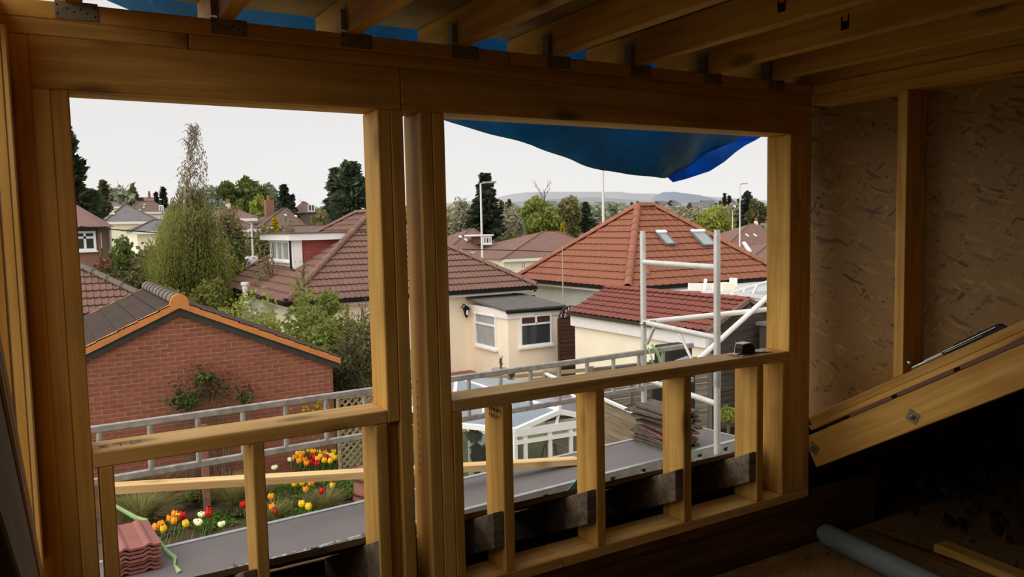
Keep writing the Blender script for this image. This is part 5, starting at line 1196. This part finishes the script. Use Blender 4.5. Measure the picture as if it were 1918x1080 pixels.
def tree(px, ytop, Y, wpx, mat, label, kind='round', n=4000, leaf=None, name='tree', group=None, ybase=None, bark='bark', nl=26, lr=.42, crown=.75, asp=.6, xoff=0, z0=None, ysq=1.0, cat='tree'):
    top = P(px, ytop, Y); s = scaleat(px, ytop, Y); g = ground(Y) if z0 is None else z0; H = top.z-g; R = wpx*s/2*(1.6 if kind == 'conifer' else 1); x = top.x+xoff
    r = root(name, (x, Y, g), label, cat, group); leaf = leaf or 2.2*s
    if kind == 'round':
        zc = g+H*(1-crown/2); trunk_mesh(x, Y, g, g+H*.8, max(.08, H*.02), spread=R*.7, seed=int(px)).build('trunk', M[bark], r)
        C = lobes_pts((x, Y, zc), R, R*ysq, H*crown/2, nl, n, lr)
        quads('foliage', leaf_quads(C, leaf, leaf*asp), M[mat], r)
    elif kind == 'conifer':
        trunk_mesh(x, Y, g, top.z-.1, max(.08, H*.015), nb=0, seed=int(px)).build('trunk', M[bark], r)
        nb = 150; t = rng.uniform(.0, 1, n)**.8; bi = rng.integers(0, nb, n); br = np.sort(rng.uniform(0.02, 1, nb)); az = rng.uniform(0, 2*np.pi, nb); bl = rng.uniform(.72, 1.08, nb)
        h = br[bi]; L = R*(1-h)**.8*bl[bi]+.02*R; d = np.stack([np.cos(az[bi]), np.sin(az[bi]), np.zeros(n)], 1)
        z = g+H*(1-crown)+H*crown*h
        C = np.stack([np.full(n, x), np.full(n, Y), z], 1)+d*(L*t)[:, None]; C[:, 2] += -.22*L*t**1.5+.12*L*t**3*2; C += rng.normal(size=(n, 3))*np.array([.05, .05, .035])*R
        ax = d.copy(); ax[:, 2] = -.25; quads('foliage', leaf_quads(C, leaf*1.2, leaf*.5, ax, .45), M[mat], r)
    elif kind == 'cedar':
        trunk_mesh(x, Y, g, top.z-.3, H*.02, nb=0, seed=int(px)).build('trunk', M[bark], r)
        nb = 170; br = rng.uniform(0.0, 1, nb); az = rng.uniform(0, 2*np.pi, nb); bl = rng.uniform(.75, 1.1, nb); bi = rng.integers(0, nb, n); t = rng.uniform(.15, 1, n)
        h = br[bi]; L = R*1.1*(1-h)**.62*bl[bi]; d = np.stack([np.cos(az[bi]), np.sin(az[bi]), np.zeros(n)], 1)
        z = g+H*(1-crown)+H*crown*.97*h; C = np.stack([np.full(n, x), np.full(n, Y), z], 1)+d*(L*t)[:, None]; C[:, 2] += .12*L*t-.1*L*t**2
        C += rng.normal(size=(n, 3))*np.array([.08, .08, .05])*R
        ax = d.copy(); ax[:, 2] = .25; quads('foliage', leaf_quads(C, leaf*1.2, leaf*.55, ax, .5), M[mat], r)
    elif kind == 'bare':
        rr = random.Random(int(px)); m = MB(); m.tube([(x, Y, g), (x, Y, g+H*.45), (x+.02*H, Y, g+H*.9)], [H*.014, H*.009, H*.003], 6)
        def br_(p, d, L, r_, dep):
            q = p+d*L; m.tube([p, p+d*L*.5+Vector((0, 0, L*.03)), q], [r_, r_*.75, r_*.5], 4, cap=False)
            if dep:
                for _ in range(3 if dep > 1 else 4):
                    nd = (d+Vector((rr.uniform(-.6, .6), rr.uniform(-.6, .6), rr.uniform(-.1, .5)))).normalized(); br_(p+d*L*rr.uniform(.4, 1), nd, L*rr.uniform(.45, .7), r_*.5, dep-1)
        for k in range(12):
            t = .3+.6*k/12; a = rr.uniform(0, 6.28); br_(Vector((x, Y, g+H*t)), Vector((math.cos(a)*.6, math.sin(a)*.6, .8)).normalized(), R*.9*(1.15-t*.6), H*.005, 2)
        m.build('branches', M[bark], r)
        if mat:
            C = lobes_pts((x, Y, g+H*.62), R, R, H*.38, nl, n, lr, shell=.2); quads('foliage', leaf_quads(C, leaf, leaf*asp), M[mat], r)
    return r
# -- big ones, left
tree(112, 236, 46, 165, 'lf_dark', 'tall dark cedar at the left jamb', 'cedar', 12000, .30, crown=.93)
r = root('birch_tree', (P(347, 400, 27).x, 27, ground(27)), 'tall silver birch with bare wispy top and drooping green lower crown', 'tree')
bx = [(362, 232), (359, 262), (354, 300), (347, 345), (346, 380), (344, 420), (342, 450), (339, 490), (337, 530), (337, 570)]
MB().tube([P(x, y, 27) for x, y in bx][::-1]+[], [.10, .09, .08, .072, .062, .05, .035, .022, .012, .005], 8).build('trunk', M['bark_white'], r, smooth=True)
s27 = scaleat(350, 400, 27)
def strands(cx, cy, wx, n_st, y0, y1, ln, seg, leaf, mat, nm, Yc=27, dep=1.5, taper=0.0):
    cs = []; ax = []
    for k in range(n_st):
        t = rng.uniform(0, 1); py = y0+(y1-y0)*t; w_ = wx*(1-taper*(1-t)) ; px = cx+rng.normal()*w_*.5
        if abs(px-cx) > w_: continue
        p = np.array(P(px, py, Yc))+np.array([0, rng.uniform(-dep, dep)*min(1, w_/40), 0]); L = ln*rng.uniform(.5, 1.2)*s27; m_ = int(seg*rng.uniform(.6, 1.2)); sw = rng.uniform(-.12, .12)
        for j in range(m_): cs.append(p+np.array([sw*L*j/m_, 0, -L*j/m_])+rng.normal(size=3)*.035)
    cs = np.array(cs); ax = np.tile(np.array([[0, 0, -1.0]]), (len(cs), 1)); quads(nm, leaf_quads(cs, leaf, leaf*.33, ax, .45), M[mat], r)
strands(362, 0, 33, 230, 234, 355, 18, 7, .05, 'lf_twig', 'upper_twigs', taper=.7, Yc=27.1)
strands(346, 0, 18, 50, 305, 372, 22, 10, .055, 'lf_twig', 'upper_twigs', taper=.2)
strands(356, 0, 54, 800, 352, 440, 45, 18, .055, 'lf_olive', 'foliage', taper=.6, Yc=27.7)
strands(352, 0, 72, 1800, 385, 500, 60, 24, .055, 'lf_birch', 'foliage', taper=.35, Yc=27.8)
strands(348, 0, 84, 1900, 445, 560, 60, 24, .055, 'lf_birch', 'foliage', taper=.1, Yc=27.8)
m = MB(); rr = random.Random(9)
for k in range(44):
    y = 240+k*3.6; p = P(361-(k*.25), y, 27); a = rr.uniform(0, 6.28); L = rr.uniform(10, 26)*s27
    m.tube([p, p+Vector((math.cos(a)*L*.6, math.sin(a)*L*.4, L*.5)), p+Vector((math.cos(a)*L, math.sin(a)*L*.6, L*.25))], [.018, .012, .004], 4)
m.build('branches', M['bark'], r)
# left middle bushes and trees
tree(432, 372, 34, 80, 'lf_olive', 'thin brownish-green tree just right of the birch', 'bare', 5000, .07, nl=40)
tree(232, 446, 33, 80, 'lf_green', 'dark leafy tree beside the brown brick house', n=5000, leaf=.12, z0=G)
tree(270, 462, 30, 100, 'lf_dull', 'dull olive bush left of the birch trunk', n=6000, leaf=.10, name='bush', cat='bush', crown=.95)
tree(215, 478, 27, 110, 'lf_dull', 'brownish hedge bush behind the far left roof', n=6000, leaf=.09, name='bush', cat='bush', crown=.95)
tree(190, 466, 31, 70, 'lf_red', 'reddish shrub under the brick house window', n=3000, leaf=.09, name='bush', cat='bush', crown=.95)
tree(300, 505, 24, 120, 'lf_birch', 'pale green shrub at the foot of the birch', n=7000, leaf=.08, name='bush', cat='bush', crown=.95)
tree(392, 505, 24.5, 80, 'lf_birch', 'green shrub to the right of the birch foot', n=6000, leaf=.08, name='bush', cat='bush', crown=.95)
tree(425, 440, 33, 72, 'lf_green', 'dark green tree left of the street sign', n=5000, leaf=.11)
tree(438, 480, 29, 50, 'lf_lime', 'light green bush below the street sign', n=4000, leaf=.09, name='bush', cat='bush', crown=.95)
tree(400, 432, 31, 70, 'lf_blossom', 'white blossoming shrub between birch and street sign', n=1600, leaf=.07, name='bush', cat='bush')
tree(485, 418, 40, 90, 'lf_olive', 'olive bush below the dark hipped roof', n=4000, leaf=.12, name='bush', cat='bush')
tree(515, 408, 46, 32, 'lf_yellow', 'golden-yellow conifer in front of the dark hipped roof', 'conifer', 2500, .12)
tree(545, 410, 36, 70, 'lf_olive', 'brownish twiggy tree left of the red dormer', 'bare', 2500, .07)
tree(505, 455, 25, 95, 'lf_olive', 'slender bare-branched tree in front of the red dormer', 'bare', 700, .05, z0=G)
tree(562, 465, 20, 60, 'lf_lime', 'thin young tree with yellow-green leaves in front of the brown roof', 'bare', 900, .04, z0=G)
tree(486, 560, 19.0, 190, 'lf_lime', 'bright lime hedge behind the garage roof', n=9000, leaf=.05, name='hedge', crown=.95, cat='hedge', z0=G)
tree(400, 560, 21, 90, 'lf_fresh', 'green hedge between birch and lime hedge', n=6000, leaf=.055, name='hedge', crown=.95, cat='hedge', z0=G)
tree(602, 530, 17.0, 205, 'lf_fresh', 'fresh green leafy tree behind the right end of the garage roof', n=15000, leaf=.055, nl=60, lr=.28, crown=.92, z0=G)
tree(675, 560, 16.5, 110, 'lf_olive', 'twiggy dull-green shrub beside the left window post', 'bare', 5000, .04, z0=G, nl=40)
tree(650, 620, 15.6, 90, 'lf_dull', 'dark twiggy shrub at the garage corner above the lattice', 'bare', 4000, .035, z0=G)
tree(670, 580, 17.8, 90, 'lf_blossom', 'pale blossom shrub against the cream bungalow wall', n=2500, leaf=.045, name='bush', z0=G, cat='bush')
tree(755, 610, 16.5, 50, 'lf_blossom', 'pale blossom climber glimpsed between the central posts', n=2500, leaf=.045, name='bush', z0=G, cat='bush')
# skyline, left
tree(193, 336, 80, 34, 'lf_dull', 'feathery grey-green tree beside the left cedar', 'cedar', 2500, .25)
tree(230, 338, 105, 40, 'lf_wood', 'round bare grey tree on the left skyline', 'bare', 1500, .25)
tree(215, 352, 100, 90, 'lf_woodg', 'grey-green tree group behind the slate house', n=3000, leaf=.5)
tree(250, 352, 102, 36, 'lf_dull', 'dark pointed bush left of the skyline dip', n=1500, leaf=.4)
tree(305, 351, 115, 18, 'lf_conifer', 'small dark conifer on the skyline left of the birch', 'conifer', 2000, .3)
tree(292, 360, 118, 12, 'lf_conifer', 'smaller dark conifer beside the skyline conifer', 'conifer', 900, .3)
tree(322, 358, 90, 26, 'lf_wood', 'pale bare tree behind the birch left side', 'bare', 900, .2)
tree(418, 334, 110, 60, 'lf_green', 'round green tree on the skyline right of the birch', n=5000, leaf=.42, nl=40)
tree(470, 334, 112, 80, 'lf_green', 'broad green tree behind the chimney house', n=6000, leaf=.42, nl=50)
tree(505, 342, 114, 50, 'lf_woodg', 'grey-green tree left of the dark skyline conifer', n=4000, leaf=.42, nl=40)
tree(395, 348, 108, 50, 'lf_woodg', 'green tree partly behind the birch crown', n=3500, leaf=.42, nl=30)
tree(449, 368, 75, 26, 'lf_green', 'mid-green tree left of the brick chimney', n=1500, leaf=.25)
tree(480, 362, 76, 30, 'lf_lime', 'yellow-green tree beside the brick chimney', n=1800, leaf=.25)
tree(531, 348, 92, 34, 'lf_conifer', 'dark pointed conifer right of the brick chimney', 'conifer', 3500, .3)
tree(546, 366, 95, 24, 'lf_conifer', 'lower dark tree beside the pointed conifer', 'conifer', 1600, .3)
tree(565, 366, 120, 20, None, 'bare winter tree on the skyline', 'bare')
tree(654, 302, 58, 118, 'lf_blue', 'large dark blue-green cedar left of the window post', 'cedar', 16000, .26, crown=.97)
tree(628, 318, 60, 60, 'lf_blue', 'pointed dark conifer fused to the left of the large cedar', 'conifer', 6000, .26, crown=.95)
tree(600, 392, 55, 60, 'lf_olive', 'olive shrubs at the foot of the large cedar', n=2500, leaf=.18, name='bush', cat='bush')
# skyline, centre and right
tree(908, 328, 66, 68, 'lf_conifer', 'tall dark pyramidal conifer behind the street lamp', 'conifer', 14000, .26, crown=.97)
tree(870, 372, 72, 60, 'lf_wood', 'brownish bare tree left of the tall conifer', 'bare', 3500, .2)
tree(852, 392, 74, 40, 'lf_olive', 'olive tree at the central post', n=2000, leaf=.25)
tree(958, 384, 72, 50, 'lf_wood', 'tan bare-looking tree right of the tall conifer', n=3500, leaf=.26, nl=50)
tree(955, 428, 60, 60, 'lf_dull', 'dark evergreen bush under the tan tree', n=2500, leaf=.2, name='bush', cat='bush')
tree(1008, 366, 78, 96, 'lf_fresh', 'broad light green tree with bare crown twigs, centre', n=8000, leaf=.25, nl=60, lr=.3, crown=.85)
tree(1018, 342, 79, 70, None, 'bare twigs standing above the broad light green tree', 'bare')
tree(1062, 364, 80, 64, 'lf_olive', 'brown-green tree right of the broad light green tree', n=5000, leaf=.25, nl=50, lr=.3, crown=.85)
tree(1053, 420, 62, 16, 'lf_yellow', 'small golden conifer beside the brown hipped roof', 'conifer', 1500, .12)
tree(1097, 380, 88, 30, 'lf_conifer', 'small dark conifer left of the tall lamp post', 'conifer', 3500, .26)
tree(1340, 386, 82, 92, 'lf_lime', 'broad pale willow-green tree behind the tower', n=9000, leaf=.26, nl=60, lr=.3, crown=.9, ysq=.8)
tree(1400, 360, 100, 44, 'lf_conifer', 'dark conifer near the right lamp head', 'conifer', 4000, .3, crown=.9)
tree(1420, 372, 96, 44, 'lf_dull', 'dark green tree against the right post', n=3000, leaf=.32)
tree(1357, 362, 230, 10, 'lf_conifer', 'tiny pointed conifer left of the right lamp post, nearer the hill', 'conifer', 800, .6)
tree(1366, 367, 230, 12, 'lf_conifer', 'tiny pointed conifer just left of the right lamp post', 'conifer', 800, .6)
tree(1240, 400, 100, 60, 'lf_woodg', 'grey-green tree behind the orange roof right slope', n=2500, leaf=.35)
tree(1185, 385, 120, 50, 'lf_wood', 'grey-brown tree behind the top of the orange roof', n=2500, leaf=.35)
# far woods as individual copies
def blob(name, mat, n, kind):
    if kind == 0: C = lobes_pts((0, 0, 5), 4.5, 4.5, 4.6, 22, n, .4); Q_ = leaf_quads(C, .75, .5)
    else:
        t = rng.uniform(0, 1, n); a = rng.uniform(0, 6.28, n); rr_ = 2.6*(1-t)*rng.uniform(.4, 1, n); C = np.stack([np.cos(a)*rr_, np.sin(a)*rr_, 1+t*11], 1); Q_ = leaf_quads(C, .7, .4)
    o = quads(name, Q_, M[mat], base=(0, 0, 0)); me = o.data; bpy.data.objects.remove(o); return me
bl = [blob('tree', 'lf_wood', 420, 0), blob('tree', 'lf_woodg', 420, 0), blob('tree', 'lf_olive', 420, 0), blob('tree', 'lf_wood', 420, 0), blob('tree', 'lf_dull', 300, 1)]
cnt = 0
for k in range(225):
    px = random.uniform(835, 1445) if k < 160 else random.uniform(150, 700) if k < 205 else random.uniform(690, 840); Yd = random.choice((150, 190, 240, 300, 360, 430, 500))*random.uniform(.92, 1.08)
    if k >= 160: Yd = max(Yd, 200)
    x = PX(px, Yd); z = ground(Yd); me = bl[random.choice((0, 0, 1, 1, 2, 3, 3, 4) if Yd > 200 else (0, 1, 2, 3))]
    o = bpy.data.objects.new('tree', me); COL.objects.link(o); s_ = random.uniform(.6, .95); 
    o.location = (x, Yd, z+ZC-.9); o.scale = (s_*1.25, s_*1.25, s_*.9); o.rotation_euler[2] = random.uniform(0, 6.28); BASE[o] = Vector((x, Yd, z))
    lf = k >= 160
    tag(o, 'small hazy tree of the far wooded skyline behind and left of the central posts' if lf else 'small hazy tree of the far woodland below the hills', 'tree', 'far skyline trees, left' if lf else 'far woodland trees below the hills')

# ================================================================== garden bed below the scaffold
o = MB().box(-2, 6.0, 11.2, 13.95, G, G+.22).build('soil_bed', M['soil'], base=(2, 12.5, G)); tag(o, 'flower bed soil along the foot of the brick garage', 'soil', kind='stuff')
def grass_clump(px, py, R, H, n, mat, label, w_=.012, droop=.9):
    c = P(px, py, 1); t = (G+.22)/c.z; c = c*t; r = root('grass_clump', (c.x, c.y, G+.22), label, 'ornamental grass')
    a = rng.uniform(0, 2*np.pi, n); L = H*rng.uniform(.6, 1.1, n); rr_ = R*rng.uniform(.3, 1, n); b0 = np.array([c.x, c.y, G+.22])+np.stack([np.cos(a), np.sin(a), np.zeros(n)], 1)*R*.15*rng.uniform(0, 1, (n, 1))
    d = np.stack([np.cos(a), np.sin(a), np.zeros(n)], 1); side = np.stack([-np.sin(a), np.cos(a), np.zeros(n)], 1)*w_/2
    Qs = []
    prev = b0
    for k in range(1, 5):
        t_ = k/4; q = b0+d*(rr_*t_**1.3)[:, None]; q[:, 2] += L*(t_*1.25-droop*.55*t_**2.2)
        Qs.append(np.stack([prev-side*(1.1-t_+.25), prev+side*(1.1-t_+.25), q+side*(1.1-t_), q-side*(1.1-t_)], 1)); prev = q
    quads('blades', np.concatenate(Qs), M[mat], r, kind='stuff')
grass_clump(262, 985, .75, .62, 900, 'grass', 'large straw-coloured grass clump right of the near red tiles')
grass_clump(300, 935, .6, .6, 600, 'grass', 'arching straw grass clump behind the large near one')
grass_clump(440, 960, .6, .7, 800, 'grass', 'green-straw grass clump left of the short window stud')
grass_clump(610, 965, .42, .5, 600, 'grass', 'rounded beige grass tuft near the dark barrel')
grass_clump(240, 950, .5, .7, 500, 'grass_g', 'greener upright grass clump nearest the left jamb')
grass_clump(510, 985, .4, .45, 350, 'grass', 'thin straw grass by the orange tulips right of the short stud')
def gbush(px, py, Rm, H, n, mat, label, leaf=.03, z0=G+.2):
    c = P(px, py, 1); c = c*((z0)/c.z); r = root('garden_plant', (c.x, c.y, z0), label, 'plant')
    C = lobes_pts((c.x, c.y, z0+H*.5), Rm, Rm*.8, H*.5, 20, n, .4, shell=.2); quads('foliage', leaf_quads(C, leaf, leaf*.5), M[mat], r)
gbush(380, 950, .42, .45, 2500, 'lf_green', 'feathery green plant between the two straw grasses')
gbush(400, 985, .5, .2, 1800, 'grass_g', 'low green leaves under the cream and yellow flowers')
gbush(330, 995, .6, .15, 1500, 'lf_dull', 'low dull leaves under the orange tulips at the near end')
gbush(650, 935, .35, .35, 2500, 'grass_g', 'bright green plant beside the dark barrel')
gbush(560, 935, .6, .3, 3000, 'grass_g', 'mid-green leaves around the yellow tulips below the pale batten')
gbush(530, 955, .5, .25, 2200, 'lf_green', 'darker green ground leaves right of the short stud')
gbush(560, 880, .55, .35, 2600, 'lf_green', 'green tulip leaves under the massed yellow and red tulips')
gbush(615, 880, .4, .35, 2000, 'lf_green', 'green leaves at the right end of the massed tulips')
gbush(480, 965, .5, .25, 1800, 'lf_dull', 'dull leaves behind the short window stud')
gbush(570, 965, .45, .2, 1600, 'grass_g', 'low green leaves with small yellow flowers near the staging edge')
def climber(px, py, Y, Rm, H, n, mat, label, ztop=None):
    c = P(px, py, Y); r = root('climbing_shrub', (c.x, Y, G+.2), label, 'shrub'); m = MB(); rr = random.Random(int(px))
    for k in range(7): m.tube([(c.x+rr.uniform(-.15, .15), Y, G+.2), (c.x+rr.uniform(-.4, .4)*Rm, Y, (G+c.z)/2), (c.x+rr.uniform(-1, 1)*Rm, Y, c.z+rr.uniform(-.2, .2))], [.014, .01, .005], 4)
    m.build('stems', M['bark'], r); C = lobes_pts(tuple(c), Rm, .16, H*.5, 22, n, .35, shell=.1); quads('foliage', leaf_quads(C, .04, .022), M[mat], r)
    C = np.array(c)+np.stack([rng.normal(size=60)*Rm*.5, rng.normal(size=60)*.05, H*.5+rng.normal(size=60)*.06], 1); quads('young_leaves', leaf_quads(C, .035, .02), M['lf_red'], r)
climber(352, 748, 13.75, .38, .50, 420, 'lf_green', 'rose climber with reddish tips low on the brick garage wall')
climber(382, 712, 13.8, .26, .42, 240, 'lf_green', 'upper rose shoot with reddish tips higher on the brick wall')
climber(462, 748, 13.75, .18, .36, 150, 'lf_green', 'small rose shoot on the brick wall right of the larger ones')
climber(410, 730, 13.8, .4, .45, 160, 'lf_dull', 'thin twiggy growth on the brick wall between the rose shoots')
gbush(420, 862, .9, .9, 2600, 'lf_olive', 'olive shrub along the brick wall seen through the ladder', leaf=.04)
gbush(330, 870, .7, .7, 1600, 'lf_dull', 'dull shrub along the brick wall near the left jamb', leaf=.04)
gbush(560, 838, .6, .95, 2200, 'lf_olive', 'olive shrub behind the massed tulips', leaf=.035)
o = MB().box(P(380, 800, 12.6).x-.05, P(380, 800, 12.6).x+.05, 12.55, 12.62, G, P(380, 795, 12.6).z).build('wooden_post', M['tile_new'] if 'tile_new' in M else M['patio'], base=(P(380, 800, 12.6).x, 12.6, G)); tag(o, 'pinkish square post standing in the bed behind the ladder', 'post')
# flowers
flw = [(325, 963, 'o'), (336, 966, 'y'), (317, 971, 'o'), (324, 977, 'o'), (303, 983, 'o'), (307, 990, 'y'), (350, 981, 'y'), (290, 988, 'o'), (341, 967, 'r'), (332, 974, 'd'), (390, 955, 'r'), (389, 963, 'r'), (377, 963, 'c'),
       (373, 978, 'c'), (369, 976, 'c'), (416, 981, 'c'), (457, 946, 'r'), (507, 931, 'o'), (512, 949, 'o'), (513, 959, 'd'), (552, 907, 'y'), (566, 905, 'y'), (581, 906, 'o'), (574, 917, 'o'), (601, 920, 'r'), (565, 945, 'y'), (578, 950, 'y'),
       (621, 910, 'y'), (553, 857, 'o'), (564, 855, 'o'), (567, 849, 'y'), (561, 864, 'o'), (571, 861, 'o'), (584, 855, 'r'), (591, 853, 'r'), (582, 866, 'r'), (594, 869, 'r'), (594, 847, 'y'), (599, 849, 'y'), (600, 856, 'y'), (596, 860, 'y'),
       (608, 848, 'y'), (606, 863, 'y'), (617, 864, 'y'), (611, 857, 'r'), (614, 852, 'c'), (624, 847, 'y'), (623, 855, 'y'), (626, 858, 'y'), (515, 875, 'c'), (544, 860, 'c'), (578, 844, 'y'), (586, 846, 'y'), (556, 851, 'y'), (588, 858, 'r'), (574, 868, 'o')]
nmz = {'o': 'orange', 'y': 'yellow', 'r': 'red', 'c': 'cream', 'd': 'dark orange'}
pet = {}
for k in nmz:
    v = []; f = []; n_ = 6
    prof = [(0.008, 0), (.034, .018), (.042, .048), (.030, .078), (.020, .088)] if k != 'c' else [(.008, 0), (.035, .012), (.048, .035), (.04, .055), (.012, .06)]
    for i, (r_, z) in enumerate(prof):
        for j in range(12): a = 2*math.pi*j/12; q = r_*(1+(.10 if j % 2 else -.08)); v.append((q*math.cos(a), q*math.sin(a), z+(.008 if (j % 2 and i > 2) else 0)))
    for i in range(len(prof)-1):
        for j in range(12): f.append((i*12+j, i*12+(j+1) % 12, (i+1)*12+(j+1) % 12, (i+1)*12+j))
    f.append(tuple(range(11, -1, -1))); me = bpy.data.meshes.new('petals'); me.from_pydata(v, [], f); me.materials.append(M['fl_'+k]); pet[k] = me
sm = MB().tube([(0, 0, -.34), (.01, 0, -.17), (0, 0, 0)], .005, 5).add([(0, 0, -.33), (.05, .02, -.22), (.10, .03, -.08), (.06, -.02, -.2)], [(0, 1, 2, 3)])
stm = bpy.data.meshes.new('stem'); stm.from_pydata(sm.v, [], sm.f); stm.materials.append(M['stem'])
def zone(px, py):
    if py > 940 and px < 430: return 'near the new red tiles'
    if py > 940: return 'between short stud and post'
    if py > 890: return 'just below the pale batten'
    return 'in the massed bed above the batten'
zc_n = {}
for (px, py, k) in flw:
    p = P(px, py, 1); p = p*((G+.55)/p.z) if py > 880 else p*((G+.62)/p.z)
    zn = zone(px, py); same = sorted([q for q in flw if q[2] == k and zone(q[0], q[1]) == zn], key=lambda q: (q[0], q[1])); i = same.index((px, py, k)); n_s = len(same)
    od = ['first', 'second', 'third', 'fourth', 'fifth', 'sixth', 'seventh', 'eighth', 'ninth', 'tenth', 'eleventh', 'twelfth', 'thirteenth', 'fourteenth', 'fifteenth', 'sixteenth'][i]
    what = f'{nmz[k]} tulip' if k != 'c' else 'cream flower'; lab = f'{what} {zn}' if n_s == 1 else f'{od} {what} from the left {zn}'
    r = root('tulip' if k != 'c' else 'pale_flower', tuple(p), lab, 'flower', f'{nmz[k]} flowers {zn}')
    for nm, me in (('petals', pet[k]), ('stem', stm)):
        o = bpy.data.objects.new(nm, me); COL.objects.link(o); o.parent = r
        if nm == 'petals': o.scale = (1.15,)*3; o.location = (0, 0, -.04); o.rotation_euler = (random.uniform(-.3, .3), random.uniform(-.3, .3), random.uniform(0, 3))
# yellow shrub blossom rising through the ladder
r = root('yellow_shrub', (P(596, 757, 13.5).x, 13.5, G+.2), 'shrub with small yellow blossoms rising through the ladder before the garage', 'shrub')
m = MB()
for (px, py) in ((574, 765), (598, 753), (590, 761), (540, 770), (614, 762), (590, 818)): q = P(px, py, 13.5); m.tube([(q.x, 13.5, G+.2), (q.x+.03, 13.5, (G+q.z)/2), tuple(q)], .008, 4)
m.build('stems', M['stem'], r)
C = np.concatenate([np.array(P(px, py, 13.5))+rng.normal(size=(n_, 3))*.035 for px, py, n_ in ((574, 765, 14), (598, 753, 20), (593, 761, 22), (570, 769, 10), (540, 768, 4), (614, 761, 6), (590, 818, 8), (602, 764, 8))]); quads('blossoms', leaf_quads(C, .03, .025), M['lf_yellow'], r)
# barrel by the lattice
bc = P(690, 925, 1); bc = bc*((G+.5)/bc.z); r = root('barrel', (bc.x+.1, bc.y, G), 'brown ribbed barrel half hidden by the left window post', 'barrel')
MB().tube([(bc.x+.1, bc.y, G+z) for z in (0, .2, .45, .7, .9)], [.26, .31, .33, .31, .26], 20).build('body', M['patio'], r, smooth=True)
m = MB()
for z in (.12, .3, .42, .54, .78): 
    for k in range(20):
        a, b = 2*math.pi*k/20, 2*math.pi*(k+1)/20; R2 = .335; m.obox((bc.x+.1+R2*math.cos(a), bc.y+R2*math.sin(a), G+z), (bc.x+.1+R2*math.cos(b), bc.y+R2*math.sin(b), G+z), .02, .03)
m.build('hoop', M['gate_wood'], r)
o = MB().tube([(bc.x-.42, bc.y-.1, G), (bc.x-.45, bc.y-.1, G+.3)], [.3, .32], 18).build('stone_edging', M['stone'], base=(bc.x-.42, bc.y, G)); tag(o, 'rounded stone planter edge left of the brown barrel', 'planter')
# plants near the fence and conservatory
def leafy(px, py, Y, wpx, hpx, mat, label, n=1500, leaf=.04):
    c = P(px, py, Y); s = c.dot(f_)/FPX; r = root('bush', (c.x, Y, G), label, 'bush')
    MB().tube([(c.x, Y, G), tuple(c)], .03, 5).build('stem', M['bark'], r); C = lobes_pts(tuple(c), wpx*s/2, wpx*s/2.5, hpx*s/2, 18, n, .4, shell=.2); quads('foliage', leaf_quads(C, leaf, leaf*.5), M[mat], r)
leafy(1364, 778, 9.5, 34, 40, 'lf_lime', 'yellow-green bush at the fence foot by the right low studs', 1500, .035)
leafy(1390, 770, 9.8, 30, 40, 'lf_lime', 'lime foliage behind the last low stud on the right', 900, .035)
leafy(895, 850, 8.8, 40, 60, 'lf_dull', 'dark twiggy bush beside the near conservatory frame', 1800, .03)
leafy(890, 815, 9.4, 36, 40, 'lf_wood', 'pale twiggy growth behind the conservatory left frame', 1200, .03)
leafy(1245, 716, 8.5, 36, 26, 'lf_dark', 'dark leaves hanging on the ladder end by the tower', 500, .03)
leafy(938, 676, 17.5, 10, 34, 'lf_dull', 'thin potted plant in front of the cream extension', 80, .03)
leafy(957, 700, 12.2, 22, 18, 'lf_dull', 'dark bush clump at the slatted fence', 500, .03)
pc_ = P(936, 690, 17.5); r = root('planter', (pc_.x, 17.5, G), 'small grey urn on the patio in front of the cream extension', 'planter')
MB().tube([(pc_.x, 17.5, G+.25), (pc_.x, 17.5, pc_.z-.15), (pc_.x, 17.5, pc_.z)], [.15, .1, .22], 10).build('urn', M['stone'], r)
q = P(1270, 668, 11.5); r = root('garden_machine', (q.x, 11.5, G), 'dark grey boxy equipment under a cover by the garage wall behind the ladder', 'equipment')
MB().box(q.x-.28, q.x+.35, 11.45, 11.9, q.z-.35, q.z+.22).build('body', M['rubber'], r, bevel=.03)
MB().tube([(q.x-.15, 11.4, q.z-.1), (q.x+.15, 11.4, q.z-.05)], .07, 8).tube([(q.x-.1, 11.4, q.z-.45), (q.x-.1, 11.4, q.z-.1)], .06, 8).tube([(q.x+.12, 11.4, q.z-.45), (q.x+.12, 11.4, q.z-.05)], .05, 8).build('pipe', M['membrane'], r); MB().box(q.x-.3, q.x+.4, 11.45, 11.9, G, q.z-.35).build('stand', M['rubber'], r)
